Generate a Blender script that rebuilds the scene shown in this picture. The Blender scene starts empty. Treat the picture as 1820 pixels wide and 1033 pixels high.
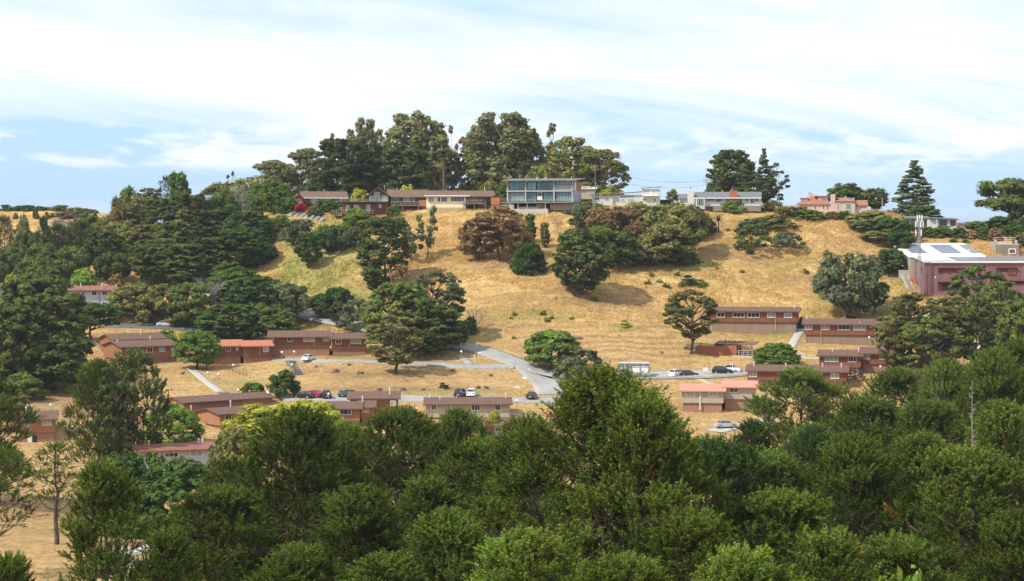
import bpy, math, random
import numpy as np
from mathutils import Vector, Matrix
from mathutils.bvhtree import BVHTree
R = math.radians
S = bpy.context.scene
COL = S.collection

# ---------------------------------------------------------------- camera
F = 3540.0                      # focal length in pixels of the 1820 px wide photograph
PITCH = math.atan((516.5 - 400.0) / F)
cd = bpy.data.cameras.new('camera'); cam = bpy.data.objects.new('camera', cd); COL.objects.link(cam)
cd.sensor_width = 36.0; cd.lens = 36.0 * F / 1820.0
cd.clip_start = 0.5; cd.clip_end = 30000
cam.location = (0, 0, 0); cam.rotation_euler = (R(90) - PITCH, 0, 0)
S.camera = cam

# ---------------------------------------------------------------- light
SUN_DIR = Vector((-0.80, -0.46, 1.0)).normalized()       # towards the sun
sl = bpy.data.lights.new('sun', 'SUN'); sl.energy = 4.1; sl.angle = R(0.6); sl.color = (1.0, 0.95, 0.86)
so = bpy.data.objects.new('sun', sl); COL.objects.link(so)
so.rotation_euler = SUN_DIR.to_track_quat('Z', 'Y').to_euler()
S.view_settings.view_transform = 'Standard'; S.view_settings.look = 'None'
S.view_settings.exposure = 0.27; S.view_settings.gamma = 1.0
S.view_settings.use_curve_mapping = False
S.render.engine = 'CYCLES'
S.cycles.max_bounces = 5; S.cycles.diffuse_bounces = 3; S.cycles.transmission_bounces = 3
S.cycles.transparent_max_bounces = 6; S.cycles.caustics_reflective = False; S.cycles.caustics_refractive = False

W = bpy.data.worlds.new('World'); S.world = W; W.use_nodes = True
def build_world():
    nt = W.node_tree; nt.nodes.clear(); L = nt.links
    N = nt.nodes.new
    out = N('ShaderNodeOutputWorld'); bg = N('ShaderNodeBackground'); bg.inputs[1].default_value = 0.14
    sky = N('ShaderNodeTexSky'); sky.sky_type = 'NISHITA'; sky.sun_disc = False
    sky.sun_elevation = math.asin(SUN_DIR.z); sky.sun_rotation = math.atan2(SUN_DIR.x, SUN_DIR.y)
    sky.air_density = 1.0; sky.dust_density = 0.6; sky.ozone_density = 1.5; sky.altitude = 150
    tc = N('ShaderNodeTexCoord'); sep = N('ShaderNodeSeparateXYZ'); L.new(tc.outputs['Generated'], sep.inputs[0])
    def M(op, a, b=None, c=None, clamp=False):
        n = N('ShaderNodeMath'); n.operation = op; n.use_clamp = clamp
        for i, v in enumerate((a, b, c)):
            if v is None: continue
            if hasattr(v, 'links') or hasattr(v, 'is_linked'): L.new(v, n.inputs[i])
            else: n.inputs[i].default_value = v
        return n.outputs[0]
    az = M('ARCTAN2', sep.outputs[0], sep.outputs[1])
    el = M('ARCSINE', sep.outputs[2])
    azd = M('MULTIPLY', az, 57.3); eld = M('MULTIPLY', el, 57.3)
    def noise(sx, sy, off, detail=6, rough=.55, dist=0.0, tilt=0.0):
        cb = N('ShaderNodeCombineXYZ')
        e2 = M('ADD', eld, M('MULTIPLY', azd, tilt))
        L.new(M('MULTIPLY', azd, sx), cb.inputs[0]); L.new(M('MULTIPLY', e2, sy), cb.inputs[1]); cb.inputs[2].default_value = off
        t = N('ShaderNodeTexNoise'); t.inputs['Scale'].default_value = 1.0; t.inputs['Detail'].default_value = detail
        t.inputs['Roughness'].default_value = rough; t.inputs['Distortion'].default_value = dist
        L.new(cb.outputs[0], t.inputs['Vector']); return t.outputs[0]
    # clouds: a high veil that thins towards the horizon, long streaks, and puffs in low bands
    n1 = noise(.055, .38, 3.7, 4, .52, .5, .10); n2 = noise(.14, .7, 11.3, 9, .60, .7, .12); n3 = noise(.5, 1.6, 21.3, 7, .6, .6)
    def ramp(x, a, b):
        m = N('ShaderNodeMapRange'); m.interpolation_type = 'SMOOTHSTEP'; m.inputs[1].default_value = a; m.inputs[2].default_value = b
        L.new(x, m.inputs[0]); return m.outputs[0]
    wob = M('MULTIPLY', M('SUBTRACT', n2, .5), 3.0)
    ew = M('ADD', eld, wob)
    veil = ramp(ew, 1.4, 4.4)
    cov = M('ADD', M('MULTIPLY', M('SUBTRACT', n1, .5), 2.1), M('MULTIPLY', M('SUBTRACT', n2, .5), 1.25))
    cov = M('ADD', cov, M('MULTIPLY', veil, .72))
    cov = M('ADD', cov, .02)
    thin_top = ramp(eld, 5.6, 9.0)
    cov = M('SUBTRACT', cov, M('MULTIPLY', thin_top, .12))
    low = M('MULTIPLY', M('MULTIPLY', ramp(M('ADD', n3, M('MULTIPLY', n2, .6)), .70, .98), ramp(eld, 1.3, 1.8)), M('SUBTRACT', 1.0, ramp(eld, 2.5, 3.1)))
    cov = M('ADD', cov, M('MULTIPLY', low, .65))
    cov = M('MULTIPLY', cov, 1.0, clamp=True)
    cov = M('MULTIPLY', M('POWER', cov, .9), .93)
    hs = N('ShaderNodeHueSaturation'); hs.inputs['Saturation'].default_value = .88; hs.inputs['Value'].default_value = 1.0; L.new(sky.outputs[0], hs.inputs['Color'])
    # thin aerial veil, lightens the deep blue of the sky evenly
    tn = N('ShaderNodeMix'); tn.data_type = 'RGBA'; tn.inputs[0].default_value = .8
    L.new(hs.outputs[0], tn.inputs[6]); tn.inputs[7].default_value = (2.85, 4.6, 6.7, 1)
    cm = N('ShaderNodeMix'); cm.data_type = 'RGBA'
    sh = M('ADD', 6.75, M('MULTIPLY', M('SUBTRACT', n3, .5), .8))
    cc = N('ShaderNodeCombineXYZ'); L.new(M('MULTIPLY', sh, .975), cc.inputs[0]); L.new(M('MULTIPLY', sh, .99), cc.inputs[1]); L.new(M('MULTIPLY', sh, 1.02), cc.inputs[2])
    L.new(cov, cm.inputs[0]); L.new(tn.outputs[2], cm.inputs[6]); L.new(cc.outputs[0], cm.inputs[7])
    L.new(cm.outputs[2], bg.inputs[0]); L.new(bg.outputs[0], out.inputs[0])
build_world()

# ---------------------------------------------------------------- small helpers
def ray(u, v):
    d = Vector(((u - 910.0) / F, (516.5 - v) / F, -1.0))
    d.rotate(cam.rotation_euler); return d
def at(u, v, Y):
    d = ray(u, v); return d * (Y / d.y)

MATS = {}
def new_mat(name):
    m = bpy.data.materials.new(name); m.use_nodes = True; m.node_tree.nodes.clear(); MATS[name] = m; return m
def mat(name, col, rough=.8, scale=1.2, var=.18, metal=0.0, spec=.3, streak=0.0, bump=0.0):
    """painted / plain surface with uneven colour, fine grain and slight streaks down the wall"""
    m = new_mat(name); nt = m.node_tree; N = nt.nodes.new; L = nt.links
    out = N('ShaderNodeOutputMaterial'); b = N('ShaderNodeBsdfPrincipled'); L.new(b.outputs[0], out.inputs[0])
    b.inputs['Roughness'].default_value = rough; b.inputs['Metallic'].default_value = metal
    b.inputs['Specular IOR Level'].default_value = spec
    geo = N('ShaderNodeNewGeometry')
    mp = N('ShaderNodeMapping'); mp.inputs['Scale'].default_value = (1, 1, .25 if streak else 1); L.new(geo.outputs['Position'], mp.inputs[0])
    t = N('ShaderNodeTexNoise'); t.inputs['Scale'].default_value = scale; t.inputs['Detail'].default_value = 6; t.inputs['Roughness'].default_value = .65
    L.new(mp.outputs[0], t.inputs['Vector'])
    mr = N('ShaderNodeMapRange'); mr.inputs[1].default_value = .3; mr.inputs[2].default_value = .7
    mr.inputs[3].default_value = 1 - var; mr.inputs[4].default_value = 1 + var; L.new(t.outputs[0], mr.inputs[0])
    mx = N('ShaderNodeMix'); mx.data_type = 'RGBA'; mx.blend_type = 'MULTIPLY'; mx.inputs[0].default_value = 1
    mx.inputs[6].default_value = (*col, 1); L.new(mr.outputs[0], mx.inputs[7]); L.new(mx.outputs[2], b.inputs['Base Color'])
    if bump:
        bp = N('ShaderNodeBump'); bp.inputs['Strength'].default_value = bump; bp.inputs['Distance'].default_value = .05
        L.new(t.outputs[0], bp.inputs['Height']); L.new(bp.outputs[0], b.inputs['Normal'])
    return m

def mesh_arrays(name, V, Fc, mats=(), smooth=False, attrs=None):
    """quick mesh from numpy arrays; Fc is one (M,k) array of faces"""
    me = bpy.data.meshes.new(name)
    V = np.ascontiguousarray(V, dtype=np.float32); Fc = np.ascontiguousarray(Fc, dtype=np.int32)
    me.vertices.add(len(V)); me.vertices.foreach_set('co', V.ravel())
    k = Fc.shape[1]; me.loops.add(Fc.size); me.loops.foreach_set('vertex_index', Fc.ravel())
    me.polygons.add(len(Fc)); me.polygons.foreach_set('loop_start', np.arange(0, Fc.size, k, dtype=np.int32))
    me.polygons.foreach_set('loop_total', np.full(len(Fc), k, dtype=np.int32))
    for m in mats: me.materials.append(m)
    if smooth: me.polygons.foreach_set('use_smooth', np.ones(len(Fc), dtype=bool))
    me.update(calc_edges=True)
    for an, arr in (attrs or {}).items():
        a = me.attributes.new(an, 'FLOAT', 'POINT'); a.data.foreach_set('value', np.ascontiguousarray(arr, dtype=np.float32))
    return me
def tag(o, label=None, cat=None, group=None, kind=None):
    if label: o['label'] = label
    if cat: o['category'] = cat
    if group: o['group'] = group
    if kind: o['kind'] = kind
    return o
def link(name, me, parent=None, loc=None, rz=0):
    o = bpy.data.objects.new(name, me); COL.objects.link(o)
    if parent: o.parent = parent
    if loc is not None: o.location = loc
    if rz: o.rotation_euler = (0, 0, rz)
    return o
class MB:
    """collects convex polygons into one mesh"""
    def __init__(s): s.V = []; s.F = []
    def add(s, vs, fs):
        n = len(s.V); s.V += [tuple(v) for v in vs]; s.F += [tuple(n + i for i in f) for f in fs]
    def box(s, x0, x1, y0, y1, z0, z1):
        s.add([(x0,y0,z0),(x1,y0,z0),(x1,y1,z0),(x0,y1,z0),(x0,y0,z1),(x1,y0,z1),(x1,y1,z1),(x0,y1,z1)],
              [(3,2,1,0),(4,5,6,7),(0,1,5,4),(1,2,6,5),(2,3,7,6),(3,0,4,7)]); return s
    def prism(s, poly, a0, a1, axis='x'):
        """poly = list of 2D points in the plane square to axis, extruded from a0 to a1"""
        n = len(poly)
        def P(a, p): return (a, p[0], p[1]) if axis == 'x' else ((p[0], a, p[1]) if axis == 'y' else (p[0], p[1], a))
        vs = [P(a0, p) for p in poly] + [P(a1, p) for p in poly]
        fs = [tuple(range(n))[::-1], tuple(range(n, 2 * n))] + [(i, (i + 1) % n, n + (i + 1) % n, n + i) for i in range(n)]
        s.add(vs, fs); return s
    def bar(s, p, q, r, n=5, r2=None):
        p = Vector(p); q = Vector(q); d = (q - p).normalized(); r2 = r if r2 is None else r2
        a = d.orthogonal().normalized(); b = d.cross(a)
        vs = [p + (a * math.cos(t) + b * math.sin(t)) * r for t in [2 * math.pi * i / n for i in range(n)]]
        vs += [q + (a * math.cos(t) + b * math.sin(t)) * r2 for t in [2 * math.pi * i / n for i in range(n)]]
        s.add(vs, [(i, (i + 1) % n, n + (i + 1) % n, n + i) for i in range(n)] + [tuple(range(n))[::-1], tuple(range(n, 2 * n))]); return s
    def sphere(s, c, r, n=8, m=6, sz=1.0):
        vs = [(c[0], c[1], c[2] + r * sz)]
        for i in range(1, m):
            a = math.pi * i / m
            vs += [(c[0] + r * math.sin(a) * math.cos(2 * math.pi * j / n), c[1] + r * math.sin(a) * math.sin(2 * math.pi * j / n), c[2] + r * sz * math.cos(a)) for j in range(n)]
        vs.append((c[0], c[1], c[2] - r * sz)); fs = [(0, 1 + j, 1 + (j + 1) % n) for j in range(n)]
        for i in range(m - 2):
            o = 1 + i * n; fs += [(o + j, o + n + j, o + n + (j + 1) % n, o + (j + 1) % n) for j in range(n)]
        e = len(vs) - 1; o = 1 + (m - 2) * n; fs += [(e, o + (j + 1) % n, o + j) for j in range(n)]
        s.add(vs, fs); return s
    def mesh(s, name, m, fix=True):
        me = bpy.data.meshes.new(name); me.from_pydata(s.V, [], s.F)
        if fix:
            import bmesh
            bm = bmesh.new(); bm.from_mesh(me); bmesh.ops.recalc_face_normals(bm, faces=bm.faces); bm.to_mesh(me); bm.free()
        me.materials.append(m); return me
    def build(s, name, m, parent=None): return link(name, s.mesh(name, m), parent)

# ---------------------------------------------------------------- terrain
def anchors():
    A = []
    def a(u, v, Y): p = at(u, v, Y); A.append((p.x, p.y, p.z))
    def w(x, y, z): A.append((x, y, z))
    # ridge crest and slope under the hilltop houses
    for u, v, Y in [(340,372,625),(450,384,615),(520,372,608),(560,366,606),(620,372,606),(560,398,592),(650,392,592),(690,388,592),(760,374,594),(830,376,594),(900,380,590),
                    (960,378,588),(1020,372,590),(1100,364,594),(1180,366,592),(1250,370,592),(1340,372,590),(1420,376,590),(1500,378,590),(1560,384,592),
                    (1620,408,582),(1700,409,582),(1780,420,585),(1850,425,585),(1960,440,585)]: a(u, v, Y)
    # the slope, top to bottom
    for u, v, Y in [(500,420,580),(650,420,578),(780,420,570),(900,430,562),(1030,420,566),(1200,420,566),(1350,420,564),(1480,420,566),
                    (549,478,556),(650,480,548),(760,470,548),(880,470,540),(1030,522,516),(950,482,534),(1150,470,542),(1300,470,544),(1450,480,546),(1560,470,552),
                    (1640,512,532),(1760,514,532),(1900,520,532),
                    (800,545,510),(900,560,502),(1000,580,494),(1100,560,503),(1180,600,489),(1228,628,480),(1340,588,506),(1258,586,507),(1420,588,504),(1500,609,491),(1600,610,490),(1500,560,519),
                    (1290,633,478),(1400,650,468),(1460,655,466),(1580,666,464),(1030,600,485),(900,600,487),
                    (545,566,532),(600,575,525),(680,590,510),(740,600,500),(800,612,486),(860,626,476),(930,650,462),(975,680,446),(990,705,434),
                    (470,633,491),(560,632,490),(650,633,490),(200,650,476),(300,652,475),(400,650,480),(450,648,481),(500,641,475),(560,641,472),(640,642,471),(720,646,468),(820,652,464),
                    (540,668,456),(680,668,452),(800,672,450),(880,690,440),(640,690,438),(780,694,436),
                    (540,709,430),(640,710,431),(760,709,430),(880,709,430),(940,711,429),
                    (1000,667,462),(1100,668,461),(1220,668,461),(1320,664,462),(1100,658,468),(1250,655,469),
                    (1100,700,440),(1210,732,431),(1320,732,430),(1420,690,447),(1530,690,447),(1600,690,447),(1700,650,462),(1850,650,462),
                    (330,660,470),(380,688,446),(410,708,433),(250,700,440),(320,715,425),(140,600,512),(163,608,505),(220,580,530),(300,582,530),(400,586,525),
                    (150,545,560),(100,650,470),(60,700,440),(150,690,450),(20,740,412),(20,640,470),(-60,600,500),
                    (750,752,407),(850,752,407),(915,752,407),(750,716,425),(850,716,425),(920,716,425),(620,716,425),(840,786,392),(600,765,402),(680,760,404),(380,772,402),(300,792,385),(500,772,400),
                    (200,505,575),(270,500,575),(330,500,570),(100,520,575),(430,470,580)]: a(u, v, Y)
    # valley floor
    for u, v, Y in [(60,792,394),(250,850,350),(380,850,350),(50,850,330),(60,900,302),(20,950,276),(300,972,262),(330,1000,250),(160,960,270)]: a(u, v, Y)
    for x in (-60, 0, 60, 130, 200): w(x, 350, -44.5); w(x, 290, -45); w(x, 390, -44)
    for x in (-180, -110): w(x, 350, -43); w(x, 400, -41)
    # wooded shoulder at left and the golden hill beyond
    for u, v, Y in [(0,462,610),(100,455,620),(200,440,622),(280,405,625),(-100,470,610),(0,440,690),(80,430,700),(150,440,690)]: a(u, v, Y)
    for u, v, Y in [(-60,374,760),(30,371,760),(100,373,755),(160,378,750),(220,388,740),(30,395,730),(120,400,725)]: a(u, v, Y)
    # behind the ridge
    for x in (-90,-50, 0, 60, 120): w(x, 645, 1.5); w(x, 700, -4); w(x, 800, -18)
    for x in (-250, -180, -120): w(x, 850, -6); w(x, 1000, -25)
    w(160, 640, -6); w(200, 700, -15); w(260, 640, -10)
    for x in (-300, 0, 300): w(x, 1100, -40)
    for x in (-320, 300): w(x, 500, -25); w(x, 620, -8); w(x, 400, -38)
    # near hill under the camera
    for x in (-160, 0, 160): w(x, 220, -43.5); w(x, 150, -38.5); w(x, 100, -31); w(x, 50, -18); w(x, 0, -3); w(x, -60, 2)
    return np.array(A)
AN = anchors()
def tps_fit(P, lam=25.0):
    n = len(P); X = P[:, :2] / 100.0
    d2 = ((X[:, None] - X[None]) ** 2).sum(-1)
    K = np.where(d2 > 0, .5 * d2 * np.log(np.maximum(d2, 1e-12)), 0) + np.eye(n) * lam * 1e-4
    Q = np.hstack([np.ones((n, 1)), X]); A = np.zeros((n + 3, n + 3)); A[:n, :n] = K; A[:n, n:] = Q; A[n:, :n] = Q.T
    return X, np.linalg.solve(A, np.concatenate([P[:, 2], np.zeros(3)]))
TX, TW = tps_fit(AN)
def tps(x, y):
    x = np.asarray(x, float) / 100.0; y = np.asarray(y, float) / 100.0
    r = TW[-3] + TW[-2] * x + TW[-1] * y
    for (cx, cy), w in zip(TX, TW[:-3]):
        d2 = (x - cx) ** 2 + (y - cy) ** 2
        r = r + w * .5 * d2 * np.log(np.maximum(d2, 1e-12))
    return r
def vnoise(x, y, s, seed=0):
    """cheap smooth value noise"""
    rs = np.random.RandomState(seed); T = rs.rand(64, 64)
    x = x / s; y = y / s; xi = np.floor(x).astype(int); yi = np.floor(y).astype(int); fx = x - xi; fy = y - yi
    fx = fx * fx * (3 - 2 * fx); fy = fy * fy * (3 - 2 * fy)
    g = lambda a, b: T[a % 64, b % 64]
    return (g(xi, yi) * (1 - fx) + g(xi + 1, yi) * fx) * (1 - fy) + (g(xi, yi + 1) * (1 - fx) + g(xi + 1, yi + 1) * fx) * fy
XS = np.concatenate([[-9000, -4000, -1800, -900], np.arange(-500, -190, 20), np.arange(-190, 190, 1.5), np.arange(190, 501, 20), [900, 1800, 4000, 9000]])
YS = np.concatenate([[-2000, -500, -200], np.arange(-100, 230, 10), np.arange(230, 380, 3), np.arange(380, 640, 1.5), np.arange(640, 800, 6), np.arange(800, 1100, 30), [1300, 1800, 3000, 6000, 12000, 25000]])
def ground_z(x, y):
    cx = np.clip(x, -330, 330); cy = np.clip(y, -60, 1080)
    z = tps(cx, cy)
    far = np.clip((np.abs(x) - 330) / 800, 0, 1) + np.clip((y - 1080) / 600, 0, 1)
    z = z * (1 - np.clip(far, 0, 1)) + (-42) * np.clip(far, 0, 1)
    z = np.where(y < -60, 2.0 + (-60 - y) * .005, z)
    b = (vnoise(x * .8 + y * .6, y * .8 - x * .6, 14, 1) - .5) * .7 + (vnoise(x * .5 - y * .87, y * .5 + x * .87, 5, 2) - .5) * .16
    mask = np.clip((y - 200) / 60, 0, 1) * np.clip((620 - y) / 20, 0, 1)
    return z + b * mask
gx, gy = np.meshgrid(XS, YS)
gz = ground_z(gx, gy)
def proj(P):
    """world arrays -> photograph pixels"""
    c, s = math.cos(PITCH), math.sin(PITCH)
    X, Y, Z = P; dep = Y * c - Z * s; up = Y * s + Z * c
    dep = np.where(dep < 1, 1, dep)
    return 910 + F * X / dep, 516.5 - F * up / dep
GU, GV = proj((gx, gy, gz))
def blob(cu, cv, ru, rv): return np.exp(-(((GU - cu) / ru) ** 2 + ((GV - cv) / rv) ** 2))
onhill = (gy > 380) & (gy < 800)
nz = vnoise(gx * .8 + gy * .6, gy * .8 - gx * .6, 6, 5); nz2 = vnoise(gx * .5 - gy * .87, gy * .5 + gx * .87, 2.5, 6)
g_ = np.zeros_like(gx); d_ = np.zeros_like(gx); m_ = np.zeros_like(gx); b_ = np.zeros_like(gx)
for a in [(600,430,70,40,.8),(570,520,70,60,.75),(520,460,40,50,.5),(650,540,40,40,.6),(1215,475,60,14,.9),(1400,470,50,12,.4),(1110,582,22,4,1.),(700+240,570,40,8,.5),(930,560,60,8,.6),
          (1560,553,60,10,.8),(1380,597,60,7,.7),(1600,500,30,20,.6),(620,634,50,3,.8),(470,655,40,4,.4),(780,697,140,5,.5),(1000,560,30,8,.3),(545,392,50,10,.8),
          (430,680,50,8,.8),(1250,634,30,5,.5),(870,600,40,8,.4),(1330,430,50,10,.4),(1480,540,40,20,.4),(1300,500,60,10,.2)]:
    g_ += blob(*a[:4]) * a[4]
g_ = np.clip(g_ * (.35 + 1.2 * nz), 0, 1) * onhill
for a in [(110,700,80,35,.9),(650,691,100,6,.9),(800,692,100,6,.9),(700,668,90,9,.6),(1060,535,80,14,.7),(1210,440,70,16,.8),(1290,400,60,8,.5),(470,440,40,14,.4),(200,480,50,12,.5),
          (500,576,80,8,.9),(880,470,80,12,.6),(720,440,50,14,.4),(760,650,60,12,.6),(900,580,60,6,.4),(1000,660,40,8,.6),(600,560,60,8,.3),(300,960,70,20,.8),(1450,495,70,5,.7),(1540,520,60,20,.45),
          (180,650,40,10,.5),(560,660,30,5,.6),(597,662,16,6,1),(640,665,18,6,1),(870,570,100,30,.4),(1100,450,200,12,.5)]:
    d_ += blob(*a[:4]) * a[4]  # bare soil, plus brown painted in where tree shadows fall
# walked lines across the hill
def track(pts, wd, amt):
    global d_
    for (u0, v0), (u1, v1) in zip(pts[:-1], pts[1:]):
        t = np.clip(((GU - u0) * (u1 - u0) + (GV - v0) * (v1 - v0)) / ((u1 - u0) ** 2 + (v1 - v0) ** 2), 0, 1)
        dd = np.hypot(GU - u0 - t * (u1 - u0), (GV - v0 - t * (v1 - v0)) * 2.2)
        d_ += np.exp(-(dd / wd) ** 2) * amt
track([(1290,455),(1400,478),(1440,498),(1500,508)], 5, .6)
track([(1030,604),(1120,585),(1190,570)], 3, .5)
track([(80,800),(40,870),(20,900)], 5, .5)
track([(790,480),(840,500),(900,520),(960,560)], 4, .35)
d_ = np.clip(d_ * (.5 + .9 * nz2), 0, 1)
m_ = np.clip(1.6 * np.clip(1 - ((GU - 1090) / 190) ** 4, 0, 1) * np.clip((GV - 572 - (1190 - GU) * .07) / 8, 0, 1) * np.clip((652 - GV) / 10, 0, 1), 0, 1)
m_ += np.clip(1 - ((GU - 900) / 300) ** 4, 0, 1) * np.clip((GV - 480) / 30, 0, 1) * np.clip((600 - GV) / 20, 0, 1) * .12
m_ = np.clip(m_, 0, 1) * onhill
# paler, pinker mown ground near the houses and paths
b_ = np.clip((GV - 590) / 60, 0, 1) * (gy > 200)
nyy, nxx = gx.shape
ii = np.arange(nyy - 1)[:, None] * nxx + np.arange(nxx - 1)[None]
FQ = np.stack([ii, ii + 1, ii + nxx + 1, ii + nxx], -1).reshape(-1, 4)
GV3 = np.stack([gx, gy, gz], -1).reshape(-1, 3)

def ground_material():
    m = new_mat('dry_grass_ground'); nt = m.node_tree; N = nt.nodes.new; L = nt.links
    out = N('ShaderNodeOutputMaterial'); b = N('ShaderNodeBsdfPrincipled'); L.new(b.outputs[0], out.inputs[0])
    b.inputs['Roughness'].default_value = .95; b.inputs['Specular IOR Level'].default_value = .08
    geo = N('ShaderNodeNewGeometry'); pos = geo.outputs['Position']
    def noise(sc, det=5, ro=.6, st=(1, 1, 1), rot=0, dist=0):
        mp = N('ShaderNodeMapping'); mp.inputs['Scale'].default_value = st; mp.inputs['Rotation'].default_value = (0, 0, rot); L.new(pos, mp.inputs[0])
        t = N('ShaderNodeTexNoise'); t.inputs['Scale'].default_value = sc; t.inputs['Detail'].default_value = det; t.inputs['Roughness'].default_value = ro
        t.inputs['Distortion'].default_value = dist
        L.new(mp.outputs[0], t.inputs['Vector']); return t.outputs[0]
    def rampf(x, a, c, lo=0., hi=1.):
        r = N('ShaderNodeMapRange'); r.inputs[1].default_value = a; r.inputs[2].default_value = c; r.inputs[3].default_value = lo; r.inputs[4].default_value = hi; L.new(x, r.inputs[0]); return r.outputs[0]
    def mix(f, a, c, mode='MIX'):
        x = N('ShaderNodeMix'); x.data_type = 'RGBA'; x.blend_type = mode
        for i, v in ((0, f), (6, a), (7, c)):
            if hasattr(v, 'is_linked'): L.new(v, x.inputs[i])
            else: x.inputs[i].default_value = v if not isinstance(v, tuple) else (*v, 1)
        return x.outputs[2]
    def attr(n): a = N('ShaderNodeAttribute'); a.attribute_name = n; return a.outputs['Fac']
    def mul(a, c):
        x = N('ShaderNodeMath'); x.operation = 'MULTIPLY'; x.use_clamp = True
        for i, v in ((0, a), (1, c)):
            if hasattr(v, 'is_linked'): L.new(v, x.inputs[i])
            else: x.inputs[i].default_value = v
        return x.outputs[0]
    big = noise(.035, 4, .6); mid = noise(.16, 6, .7, (1, 1.6, 1), 0, .6); fine = noise(1.1, 8, .75, (1, .6, 1)); grit = noise(4.5, 4, .8)
    c = mix(rampf(big, .35, .65), (.50, .308, .098), (.63, .415, .155))
    c = mix(rampf(mid, .40, .66), c, (.36, .21, .085))
    c = mix(rampf(mid, .50, .28), c, (.68, .48, .21))
    c = mix(mul(rampf(noise(.55, 5, .7, (1, .45, 1), .4), .52, .72), .6), c, (.34, .20, .085))
    c = mix(mul(rampf(attr('mown'), 0, 1), .55), c, (.52, .33, .14))
    c = mix(mul(attr('bare'), .5), c, (.50, .325, .16))
    c = mix(mul(attr('dirt_shade'), .85), c, (.27, .165, .09))
    c = mix(mul(attr('green'), .85), c, (.29, .28, .07))
    c = mix(1.0, c, rampf(fine, .28, .72, .55, 1.36), 'MULTIPLY')
    c = mix(1.0, c, rampf(grit, .3, .7, .72, 1.22), 'MULTIPLY')
    # mower passes following the contour
    sep = N('ShaderNodeSeparateXYZ'); L.new(pos, sep.inputs[0])
    ph = N('ShaderNodeMath'); ph.operation = 'MULTIPLY_ADD'; ph.inputs[1].default_value = 4.6; L.new(sep.outputs[2], ph.inputs[0])
    wn = rampf(noise(.06, 2, .5), 0, 1, 0, 22); L.new(wn, ph.inputs[2])
    sn = N('ShaderNodeMath'); sn.operation = 'SINE'; L.new(ph.outputs[0], sn.inputs[0])
    st = rampf(sn.outputs[0], -.9, .5, .76, 1.05)
    c = mix(attr('mown'), c, mix(1.0, c, st, 'MULTIPLY'))
    # worn patches, dry thatch clumps
    vo = N('ShaderNodeTexVoronoi'); vo.inputs['Scale'].default_value = .8; L.new(pos, vo.inputs['Vector'])
    c = mix(mul(rampf(vo.outputs['Distance'], .15, .0), .45), c, (.22, .14, .06))
    L.new(c, b.inputs['Base Color'])
    bp = N('ShaderNodeBump'); bp.inputs['Strength'].default_value = .9; bp.inputs['Distance'].default_value = .5
    add = N('ShaderNodeMath'); add.operation = 'MULTIPLY_ADD'; add.inputs[1].default_value = .35; L.new(grit, add.inputs[0]); L.new(fine, add.inputs[2])
    L.new(add.outputs[0], bp.inputs['Height']); L.new(bp.outputs[0], b.inputs['Normal'])
    return m
gm = mesh_arrays('hillside', GV3, FQ, [ground_material()], True, {'green': g_.ravel(), 'dirt_shade': d_.ravel(), 'mown': m_.ravel(), 'bare': b_.ravel()})
tag(link('hillside', gm), 'golden dry grass hillside and valley floor', kind='structure')
BVH = BVHTree.FromPolygons([tuple(v) for v in GV3.tolist()], FQ.tolist())
def gz_at(x, y):
    h = BVH.ray_cast(Vector((x, y, 300)), Vector((0, 0, -1)))
    return h[0].z if h[0] else -40.0
def hit(u, v):
    d = ray(u, v).normalized(); h = BVH.ray_cast(d * 60, d)
    return h[0] if h[0] else at(u, v, 600)

# ---------------------------------------------------------------- roads and paths
def smooth_line(P, step):
    out = []
    n = len(P)
    for i in range(n - 1):
        p0 = P[max(i - 1, 0)]; p1 = P[i]; p2 = P[i + 1]; p3 = P[min(i + 2, n - 1)]
        k = max(2, int((p2 - p1).length / step))
        for j in range(k):
            t = j / k
            out.append(.5 * ((2 * p1) + (p2 - p0) * t + (2 * p0 - 5 * p1 + 4 * p2 - p3) * t * t + (3 * p1 - p0 - 3 * p2 + p3) * t ** 3))
    out.append(P[-1]); return out
ROADS = []
def ribbon(name, pts, wd, m, label, lift=.07, nw=7, taper=None, edge=.0):
    P = [Vector((h.x, h.y)) for h in (hit(u, v) for u, v in pts)]
    P = smooth_line(P, 1.2); V = []; Fq = []
    for i, p in enumerate(P):
        d = (P[min(i + 1, len(P) - 1)] - P[max(i - 1, 0)]).normalized(); nrm = Vector((-d.y, d.x))
        w = wd if taper is None else taper(i / (len(P) - 1))
        w *= 1 + edge * math.sin(i * .9) * .5
        ROADS.append((p.x, p.y, w / 2))
        zc = max(gz_at(p.x + nrm.x * w * f, p.y + nrm.y * w * f) for f in (-.25, 0, .25))
        for k in range(nw):
            f = k / (nw - 1) - .5; q = p + nrm * w * f
            g = gz_at(q.x, q.y)
            V.append((q.x, q.y, max(g + lift, .5 * g + .5 * zc + lift)))
    for i in range(len(P) - 1):
        for k in range(nw - 1): a = i * nw + k; Fq.append((a, a + 1, a + nw + 1, a + nw))
    # skirt down into the ground on both edges so the sheet has thickness
    n0 = len(V)
    for i in range(len(P)):
        for k in (0, nw - 1): x, y, z = V[i * nw + k]; V.append((x, y, z - .5))
    for i in range(len(P) - 1):
        a = n0 + 2 * i; Fq.append((i * nw, (i + 1) * nw, a + 2, a)); Fq.append((i * nw + nw - 1, a + 1, a + 3, (i + 1) * nw + nw - 1))
    me = mesh_arrays(name, np.array(V), np.array(Fq), [m], True)
    return tag(link(name, me), label, kind='structure')
M_ASPH = mat('worn_asphalt', (.30, .285, .265), .95, .35, .16)
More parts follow.
